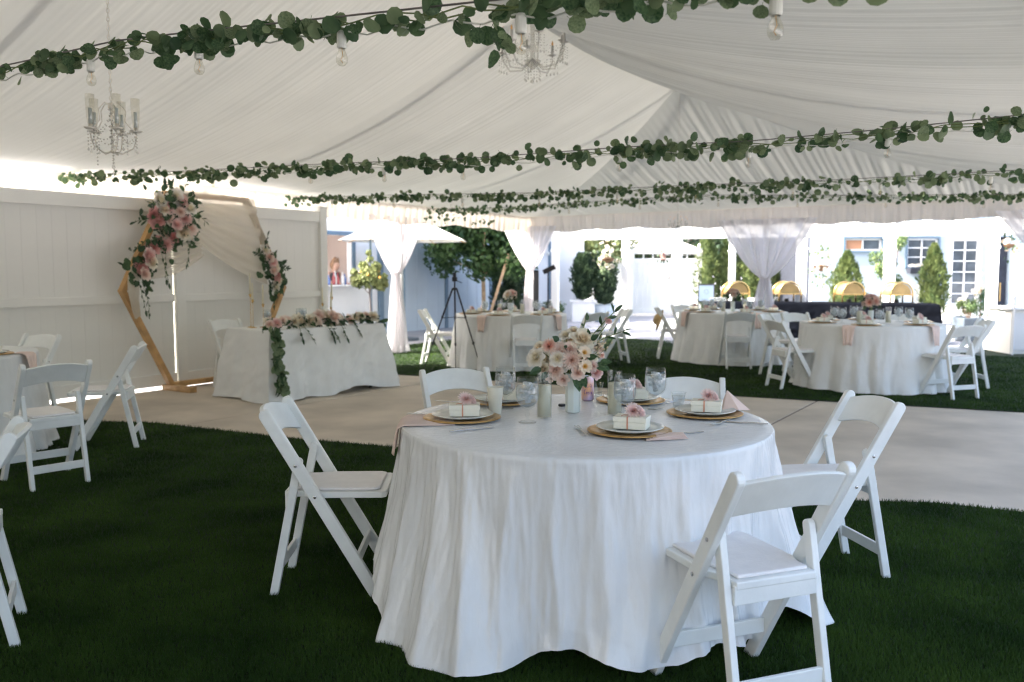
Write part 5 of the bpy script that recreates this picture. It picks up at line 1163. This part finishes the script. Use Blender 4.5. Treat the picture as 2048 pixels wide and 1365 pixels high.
# ------------------------------------------------------------------ parasol
um = thing('parasol', 'white market parasol outside the left opening behind the tied curtain', 'parasol', (-2.15, 17.3, 0))
mb = MB(); n = 8; rim_ = [(1.32*cos(2*PI*(k+.5)/n), 1.32*sin(2*PI*(k+.5)/n), 1.98) for k in range(n)]; apex = (0, 0, 2.56); vs = [apex]+rim_+[(x, y, 1.86) for x, y, z in rim_]
mb.add(vs, [(0, 1+k, 1+(k+1) % n) for k in range(n)]); mb.build('canopy', 'canopy', um, solid=.006)
mb = MB(); mb.tube([(0, 0, 0), (0, 0, 2.6)], .022, 10); mb.build('pole', 'trimblue', um)
for k in range(n): mb = MB(); mb.tube([(0, 0, 2.50), (rim_[k][0]*.98, rim_[k][1]*.98, 1.955)], .008, 5); mb.build('rib', 'wood', um)
mb = MB(); mb.lathe([(0, 0), (.28, 0), (.28, .05), (0, .08)], 24); mb.build('base', 'slate', um)
pm = MB(); pm.tube([(0, 0, 0), (0, 0, 2.2)], .022, 10); tag(pm.build('lamp_post', 'trimblue', loc=(-2.75, 16.9, 0)), 'thin dark post standing beside the round topiary', 'post')
lp = MB(); lp.bar((0, 0, 0), (.55, 0, 1.75), .06, .05); tag(lp.build('leaning_pole', 'palebark', loc=(-.62, 19.0, 0)), 'pale wooden pole leaning right beside the broad tree trunk', 'pole')

# ------------------------------------------------------------------ back of the garden: planters, gate, pergola, house
bx = thing('box_planter', 'white box planter carrying the left oval evergreen', 'planter', (1.93, 23.6, 0)); mb = MB(); mb.box((0, 0, .27), (.62, .5, .54)); mb.build('box', 'whitepaint', bx, bevel=.01)
mb = MB(); mb.box((0, 0, .56), (.72, .58, .04)); mb.build('rim', 'whitepaint', bx, bevel=.006)
tb = MB(); tb.lathe([(0, 0), (.24, 0), (.30, .42), (.32, .46), (.27, .46), (.26, .40), (0, .4)], 28); tag(tb.build('plant_tub', 'bluewall', loc=(2.52, 23.6, 0)), 'pale round tub under the right oval evergreen', 'planter')
def bush(loc, r, h, n, m, label, seed, size=.05, grp=None):
    t = thing('shrub', label, 'shrub', loc, 0, grp); mb = MB(); rnd_ = random.Random(seed); cs = []
    for k in range(9): a = rnd_.uniform(0, 6.28); q = rnd_.random()*r*.8; z = h*rnd_.uniform(.45, 1); mb.tube([(0, 0, 0), (q*cos(a)*.6, q*sin(a)*.6, z*.5), (q*cos(a), q*sin(a), z)], .006, 5); cs.append((q*cos(a), q*sin(a), z*.8, r*.42))
    tag(mb.build('stems', 'bark', t), kind='stuff'); leaf_cloud('foliage', m, t, cs, n, size, seed)
bush((1.05, 21.5, 0), .38, .75, 1200, 'treeleaf', 'loose green bush behind the water bottle of the far left table', 41)
# side wall between left building and gate
sw2 = thing('garden_wall', 'white garden wall panel left of the potted evergreens', 'wall', (1.35, 24.6, 0)); mb = MB(); mb.box((-.55, 0, 1.5), (2.2, .12, 3.0)); mb.build('panel', 'whitepaint', sw2)
mb = MB(); mb.box((-.25, -.08, 1.1), (.16, .03, 2.2)); mb.build('door_gap', 'trimblue', sw2); mb = MB(); mb.box((.52, -.15, 1.35), (.30, .18, 2.7)); mb.build('pillar', 'whitepaint', sw2, bevel=.01)
wl = MB(); wl.lathe([(0, -.05), (.04, -.04), (.055, 0), (.04, .05), (0, .06)], 12); tag(wl.build('wall_lantern', 'canopy', smooth=True, loc=(1.0, 24.35, 1.86)), 'small round lantern on the white garden wall', 'lantern')
gw = thing('gate', 'white vinyl gate and fence with slots and post finials at the back', 'gate', (3.4, 27, 0))
# local x 0..2.5
gx = [0, .62, 1.38, 1.45, 2.40]
for x, h in ((-.9, 2.0), (.3, 2.02), (1.66, 2.02), (2.42, 2.05)):
    mb = MB(); mb.box((x, -.02, h/2), (.13, .13, h)); mb.build('post', 'vinyl', gw, bevel=.006); mb = MB(); mb.lathe([(.08, 0), (.085, .03), (.03, .05), (.055, .09), (.05, .13), (0, .18)], 14, c=(x, -.02, h)); mb.build('finial', 'vinyl', gw, smooth=True)
for x0, x1 in ((-.82, .23), (.37, 1.59), (1.73, 2.35)):
    w = x1-x0; nn = max(3, int(w/.15))
    for k in range(nn): mb = MB(); mb.box((x0+w*(k+.5)/nn, 0, .90), (w/nn-.006, .03, 1.62)); mb.build('board', 'vinyl', gw)
    mb = MB(); mb.box(((x0+x1)/2, -.02, .12), (w, .05, .14)); mb.box(((x0+x1)/2, -.02, 1.70), (w, .05, .12)); mb.box(((x0+x1)/2, -.02, 1.96), (w, .05, .10)); mb.build('rail', 'vinyl', gw)
    nn = max(2, int(w/.3)); mb = MB()
    for k in range(nn+1): mb.box((x0+.02+(w-.04)*k/nn, 0, 1.83), (.03, .03, .18))
    mb.build('spindles', 'vinyl', gw)
mb = MB(); mb.box((1.48, -.07, 1.15), (.03, .04, .14)); mb.build('latch', 'darksteel', gw)
gz = thing('gazebo', 'white peaked canopy roof behind the white gate', 'gazebo', (4.75, 29.5, 0))
mb = MB(); mb.add([(-1.5, -1.5, 2.02), (1.5, -1.5, 2.02), (1.5, 1.5, 2.02), (-1.5, 1.5, 2.02), (0, 0, 2.72), (-1.5, -1.5, 1.92), (1.5, -1.5, 1.92), (1.5, 1.5, 1.92), (-1.5, 1.5, 1.92)], [(0, 1, 4), (1, 2, 4), (2, 3, 4), (3, 0, 4), (0, 5, 6, 1), (1, 6, 7, 2), (2, 7, 8, 3), (3, 8, 5, 0)]); mb.build('canopy_roof', 'canopy', gz)
for sx in (-1, 1):
    for sy in (-1, 1): mb = MB(); mb.tube([(sx*1.45, sy*1.45, 0), (sx*1.45, sy*1.45, 1.95)], .03, 8); mb.build('pole', 'whitepaint', gz)
# pergola running parallel to the buffet
pg = thing('pergola', 'long white pergola with square columns in front of the house', 'pergola', (2.46, 18.8, 0), math.atan2(-.36, .93))
PX = Vector((.9325, -.361, 0))
def pcol(x, y=0., w=.15, h=2.13):
    mb = MB(); mb.box((x, y, h/2), (w, w, h)); mb.build('column', 'whitepaint', pg, bevel=.006)
    for z, e in ((h-.03, .05), (h-.30, .035), (.06, .04)): mb = MB(); mb.box((x, y, z), (w+e, w+e, .05)); mb.build('capital', 'whitepaint', pg, bevel=.008)
for x, y, w in ((0, 0, .15), (1.15, .0, .13), (3.62, 0, .20), (7.02, 0, .18), (-1.6, 0, .15)): pcol(x, y, w)
pcol(5.35, 2.6, .24, 2.15); pcol(1.9, 2.9, .15, 2.15); pcol(9.0, 2.9, .18, 2.15)
mb = MB(); mb.box((3.2, 0, 2.235), (10.0, .12, .20)); mb.build('front_beam', 'whitepaint', pg, bevel=.006)
mb = MB(); mb.box((3.2, 2.8, 2.26), (11.5, .12, .20)); mb.build('rear_beam', 'whitepaint', pg, bevel=.006)
for k in range(17): mb = MB(); mb.box((-1.5+k*.62, 1.45, 2.385), (.05, 3.5, .10)); mb.build('rafter', 'whitepaint', pg)
sl = thing('string_light', 'string of small bulbs along the front beam of the white pergola', 'string light', (2.46, 18.8, 0), math.atan2(-.36, .93), 'string lights along the garlands')
mb = MB(); mb.tube([(-1.5+.2*k, -.09, 2.16-.03*abs(sin(k*.8))) for k in range(46)], .004, 5); mb.build('wire', 'cord', sl)
for k in range(12): mb = MB(); mb.lathe([(0, .02), (.012, .01), (.028, -.03), (.02, -.055), (0, -.065)], 10, c=(-1.2+k*.75, -.09, 2.11)); mb.build('bulb', 'canopy', sl, smooth=True)
# hanging flower baskets
def basket(loc, label, kinds, r, n, seed, leafm='roundl'):
    b = thing('hanging_basket', label, 'flower basket', loc, 0, 'hanging flower baskets'); rnd_ = random.Random(seed)
    for k in range(n):
        d = Vector((rnd_.gauss(0, 1), rnd_.gauss(0, 1), rnd_.gauss(0, 1))).normalized()*r*rnd_.uniform(.5, 1); d.z *= 1.5; flower(rnd_.choice(kinds), d, d+Vector((0, -.1, 0)), .045, b)
    for k in range(n*2):
        d = Vector((rnd_.gauss(0, 1), rnd_.gauss(0, 1), rnd_.gauss(-.3, 1.2))).normalized()*r*rnd_.uniform(.4, 1.1); d.z *= 1.6; leafobj(leafm, d, d, rv(), .07, b)
    mb = MB(); mb.tube([(0, 0, r), (0, 0, 2.14-loc[2])], .005, 5); mb.lathe([(0, -r*.5), (r*.5, -r*.2), (r*.6, .0), (0, .02)], 14); mb.build('pot', 'bark', b)
basket((2.05, 18.7, 1.66), 'hanging basket of white flowers left of the first pergola column', ['white'], .26, 34, 3)
basket((9.25, 16.2, 1.88), 'hanging basket of pale yellow roses by the right pergola column', ['cream', 'yellow'], .17, 16, 4, 'mid')
basket((6.98, 19.6, 1.50), 'tall white flower basket between the two middle pergola columns', ['white'], .28, 34, 5)
basket((3.2, 18.4, 1.72), 'small pink flower basket at the second pergola column', ['pink', 'coral'], .10, 8, 6, 'mid')

# house
hs = thing('house', 'pale blue and white house with windows and glazed door behind the pergola', 'house', (8.3, 24, 0))
def hwall(x0, x1, z0, z1, name='wall', m='housewall', y=0, th=.2): mb = MB(); mb.box(((x0+x1)/2, y+th/2, (z0+z1)/2), (x1-x0, th, z1-z0)); return mb.build(name, m, hs)
# openings (local x): window A .88-1.9 z 1.93-2.27 ; window B 2.60-3.45 z 1.50-2.27; door 3.85-4.6 z .45-2.25; opening 5.15-5.45 z .4-2.3
hwall(0, .88, 0, 4.2); hwall(.88, 1.9, 0, 1.93); hwall(.88, 1.9, 2.27, 4.2); hwall(1.9, 2.60, 0, 4.2); hwall(2.60, 3.45, 0, 1.50); hwall(2.60, 3.45, 2.27, 4.2); hwall(3.45, 3.85, 0, 4.2)
hwall(3.85, 4.6, 0, .45); hwall(3.85, 4.6, 2.27, 4.2); hwall(4.6, 5.12, 0, 4.2); hwall(5.12, 5.46, 0, .38); hwall(5.12, 5.46, 2.32, 4.2); hwall(5.46, 12, 0, 4.2)
mb = MB(); mb.box((6, 3.0, 2.0), (12, .1, 4)); mb.box((0.05, 1.6, 2), (.1, 2.8, 4)); mb.build('back_room', 'darkroom', hs)
def window(x0, x1, z0, z1, nx, nz, frame='trimblue', name='window', panem='pane'):
    f = MB(); t_ = .05
    f.box(((x0+x1)/2, -.01, z1+t_/2), (x1-x0+2*t_, .08, t_)); f.box(((x0+x1)/2, -.01, z0-t_/2), (x1-x0+2*t_, .08, t_)); f.box((x0-t_/2, -.01, (z0+z1)/2), (t_, .08, z1-z0)); f.box((x1+t_/2, -.01, (z0+z1)/2), (t_, .08, z1-z0))
    fo = f.build(name, frame, hs)
    g_ = MB(); b = .045
    g_.box(((x0+x1)/2, .05, z1-b/2), (x1-x0, .05, b)); g_.box(((x0+x1)/2, .05, z0+b/2), (x1-x0, .05, b)); g_.box((x0+b/2, .05, (z0+z1)/2), (b, .05, z1-z0-2*b)); g_.box((x1-b/2, .05, (z0+z1)/2), (b, .05, z1-z0-2*b))
    for i in range(1, nx): g_.box((x0+(x1-x0)*i/nx, .05, (z0+z1)/2), (.03, .045, z1-z0-2*b))
    for j in range(1, nz): g_.box(((x0+x1)/2, .05, z0+(z1-z0)*j/nz), (x1-x0-2*b, .04, .028))
    g_.build('sash', 'whitepaint', fo)
    for i in range(nx):
        for j in range(nz):
            w_, h_ = (x1-x0)/nx, (z1-z0)/nz; p_ = MB(); p_.box((x0+w_*(i+.5), .075, z0+h_*(j+.5)), (w_-.03, .006, h_-.03)); p_.build('pane', 'terracotta_pane' if (panem == 'mix' and i == 0) else 'pane', fo)
window(.88, 1.9, 1.93, 2.27, 2, 1, panem='mix'); window(2.60, 3.45, 1.50, 2.27, 2, 3); window(3.85, 4.6, .45, 2.25, 2, 6, 'whitepaint', 'glazed_door')
mb = MB(); mb.box((5.29, .15, 1.35), (.34, .02, 1.94)); mb.build('dark_opening', 'darkroom', hs); mb = MB(); mb.box((5.08, -.02, 1.35), (.05, .06, 1.95)); mb.build('door_trim', 'trimblue', hs)
mb = MB(); mb.box((5.2, -.03, .8), (.02, .03, .5)); mb.build('door_handle', 'brass', hs)
for z, d in ((.15, .9), (.30, .6), (.44, .3)): mb = MB(); mb.box((4.25, -d/2, z-.07), (1.3, d, .14)); mb.build('step', 'whitepaint', hs, bevel=.01)
mb = MB(); mb.box((6, -.25, 4.25), (12.6, 1.0, .12)); mb.build('eaves', 'whitepaint', hs); mb = MB(); mb.add([(-.3, -.7, 4.31), (12.3, -.7, 4.31), (12.3, 3.2, 6.0), (-.3, 3.2, 6.0)], [(0, 1, 2, 3)]); mb.build('roof', 'slate', hs, solid=.08)
wb = thing('window_box', 'dark window box with white flowers under the house window', 'window box', (11.35, 23.85, 1.30)); mb = MB(); mb.prism([(-.10, 0), (.10, 0), (.13, .16), (-.13, .16)], -.45, .45, 'x'); mb.build('trough', 'darkroom', wb)
for k in range(14): flower('white', (-.42+k*.065, random.uniform(-.08, .05), .2+random.uniform(0, .05)), (0, -1, .6), .045, wb)
rc = thing('rose_shrub', 'white rose bush in front of the glazed door', 'shrub', (12.35, 22.8, 0))
for k in range(16): flower('white', (random.gauss(0, .16), random.gauss(0, .12), .95+random.gauss(0, .14)), (random.uniform(-.4, .4), -1, .4), .06, rc)
leaf_cloud('foliage', 'treeleaf', rc, [(0, 0, .45, .28), (.1, 0, .75, .2)], 700, .06, 44); mb = MB(); mb.tube([(0, 0, 0), (0, 0, .9)], .015, 6); mb.build('stem', 'bark', rc)

# buffet with chafing dishes
BA = math.atan2(-.30, .95); BC = Vector((6.12, 17.25, 0))
bt = thing('buffet_table', 'long buffet table under the black cloth', 'table', BC, BA)
mb = MB(); mb.box((0, 0, .745), (4.2, .7, .03)); mb.build('tabletop', 'vinyl', bt)
for sx in (-1.9, 0, 1.9):
    for sy in (-.28, .28): mb = MB(); mb.tube([(sx, sy, 0), (sx, sy, .73)], .014, 6); mb.build('leg', 'darksteel', bt)
rect_cloth(4.24, .76, 'long black cloth on the buffet table behind the far tables', 'navy', BC, BA, top=.768, flare=.09, amp=.02, seed=3, nper=420, nr=24)
def BP(x, y, z=0): return BC + Matrix.Rotation(BA, 3, 'Z') @ Vector((x, y, z))
def chafer():
    c = thing('chafing_dish', 'golden roll top chafing dish', 'chafing dish')
    def dome(a, b): th = PI*a; r_ = .20; return (r_*cos(th), -.17+.34*b, .175+r_*sin(th)*.98)
    mb = MB(); mb.grid(dome, 20, 4)
    mb.add([(.20*cos(PI*k/16), -.17, .175+.196*sin(PI*k/16)) for k in range(17)], [tuple(range(17))]); mb.add([(.20*cos(PI*k/16), .17, .175+.196*sin(PI*k/16)) for k in range(17)], [tuple(range(17))]); mb.build('roll_top', 'rolltop', c, smooth=False)
    mb = MB(); mb.box((0, 0, .158), (.42, .35, .03)); mb.build('water_pan', 'brass', c, bevel=.006)
    for y in (-.185, .185):
        mb = MB(); mb.tube([(-.225, y, 0), (-.225, y, .16)] + [(.225*cos(PI*k/12)*-1, y, .17+.225*sin(PI*k/12)) for k in range(13)] + [(.225, y, .16), (.225, y, 0)], .017, 8); mb.build('leg_arch', 'brass', c, smooth=True)
    mb = MB(); mb.lathe([(0, 0), (.045, 0), (.045, .06), (0, .06)], 14); mb.build('burner', 'black', c); return c
ch0 = chafer()
for k, (x, w) in enumerate(((-1.62, 'leftmost, behind the far middle table bouquet'), (-.62, 'between the curtain and the white column'), (.56, 'second from the right'), (1.42, 'rightmost'))):
    place(ch0, k > 0, BP(x, .02, .772), BA + R(22), 'golden roll top chafing dish on the buffet, %s' % w, 'chafing dishes on the buffet')
dp = MB(); dp.lathe([(0, 0), (.06, 0), (.055, .01), (.012, .03), (.012, .05), (.035, .06), (.035, .30), (.03, .33), (.012, .36), (0, .37)], 16); tag(dp.build('drink_dispenser', 'crystal', smooth=True, loc=BP(1.78, -.05, .772)), 'slim clear glass bottle at the right end of the buffet', 'bottle')
for k, (x, w, c_) in enumerate(((-1.2, 'left', 'whitepaint'), (-1.95, 'far left', 'ice'))):
    mb = MB(); mb.box((0, 0, .03), (.34, .24, .06)); mb.box((0, 0, .064), (.36, .26, .008)); tag(mb.build('serving_tray', c_, loc=BP(x, -.05, .772), rz=BA, bevel=.006), 'shallow serving tray at the %s of the buffet' % w, 'tray', 'serving trays')
sg = thing('sign', 'pale blue sign board in a dark frame standing left of the buffet', 'sign', (4.35, 19.4, 0), R(8))
mb = MB(); mb.box((0, 0, .89), (.34, .02, .36)); mb.build('board', 'whiteboard', sg)
for x in (-.18, .18): mb = MB(); mb.tube([(x, 0, 0), (x, 0, 1.09)], .010, 6); mb.build('leg', 'darksteel', sg)
mb = MB(); mb.box((0, 0, 1.08), (.38, .03, .03)); mb.box((0, 0, .70), (.38, .03, .03)); mb.build('frame', 'darksteel', sg)
mb = MB(); mb.tube([(.05*cos(2*PI*k/20), -.012, .92+.05*sin(2*PI*k/20)) for k in range(21)], .003, 4); mb.build('emblem', 'trimblue', sg)
# right side planters and cabinet
tr_ = thing('trough_planter', 'tall slate grey square planter left of the right pergola column', 'planter', (9.05, 17.1, 0)); mb = MB(); mb.prism([(-.17, 0), (.17, 0), (.20, .46), (-.20, .46)], -.2, .2, 'x'); mb.build('trough', 'slate', tr_, bevel=.008)
bush((9.05, 17.1, .40), .24, .42, 900, 'airyleaf', 'feathery green plant in the slate square planter', 51, .045)
rp_ = MB(); rp_.lathe([(0, 0), (.11, 0), (.15, .08), (.185, .28), (.19, .42), (.17, .42), (.16, .36), (0, .35)], 32); tag(rp_.build('round_pot', 'terrapot', smooth=True, loc=(8.86, 15.7, 0)), 'round taupe pot right of the right pergola column', 'pot')
bush((8.86, 15.7, .36), .20, .40, 1000, 'airyleaf', 'wispy light green plant in the round taupe pot', 52, .04)
cb = thing('cabinet', 'white cabinet with overhanging top cut off by the right picture edge', 'cabinet', (9.0, 14.75, 0), 0)
mb = MB(); mb.box((0, 0, .37), (1.35, .7, .74)); mb.build('body', 'vinyl', cb, bevel=.01); mb = MB(); mb.box((0, -.01, .765), (1.45, .8, .045)); mb.build('top', 'whitepaint', cb, bevel=.008)
for s_ in (-.34, .34): mb = MB(); mb.box((s_, -.356, .38), (.62, .012, .62)); mb.build('door', 'whitepaint', cb, bevel=.004)
bush((9.2, 14.9, .79), .14, .22, 300, 'treeleaf', 'small plant on the white cabinet at the right edge', 53, .04)
np_ = MB(); np_.tube([(0, 0, 0), (0, 0, .95)], .016, 8); np_.lathe([(0, .95), (.03, .96), (0, 1.0)], 8); tag(np_.build('stake', 'whitepaint', loc=(8.28, 14.25, 0)), 'thin white stake at the left corner of the white cabinet', 'post')
# white orchids pot by the buffet end
oc = thing('potted_orchid', 'pot of white blossoms at the right end of the buffet', 'potted plant', (9.35, 18.0, 0)); mb = MB(); mb.lathe([(0, 0), (.14, 0), (.18, .45), (0, .45)], 20); mb.build('pot', 'slate', oc)
mb = MB()
for k in range(4): mb.tube([(0, 0, .42), (.05*(k-1.5), 0, .6), (.09*(k-1.5), -.03, .78)], .005, 5)
tag(mb.build('stems', 'stem', oc), kind='stuff')
for k in range(11): flower('white', (random.gauss(0, .07), random.gauss(-.02, .04), .72+random.gauss(0, .09)), (random.uniform(-.4, .4), -1, .2), .05, oc)
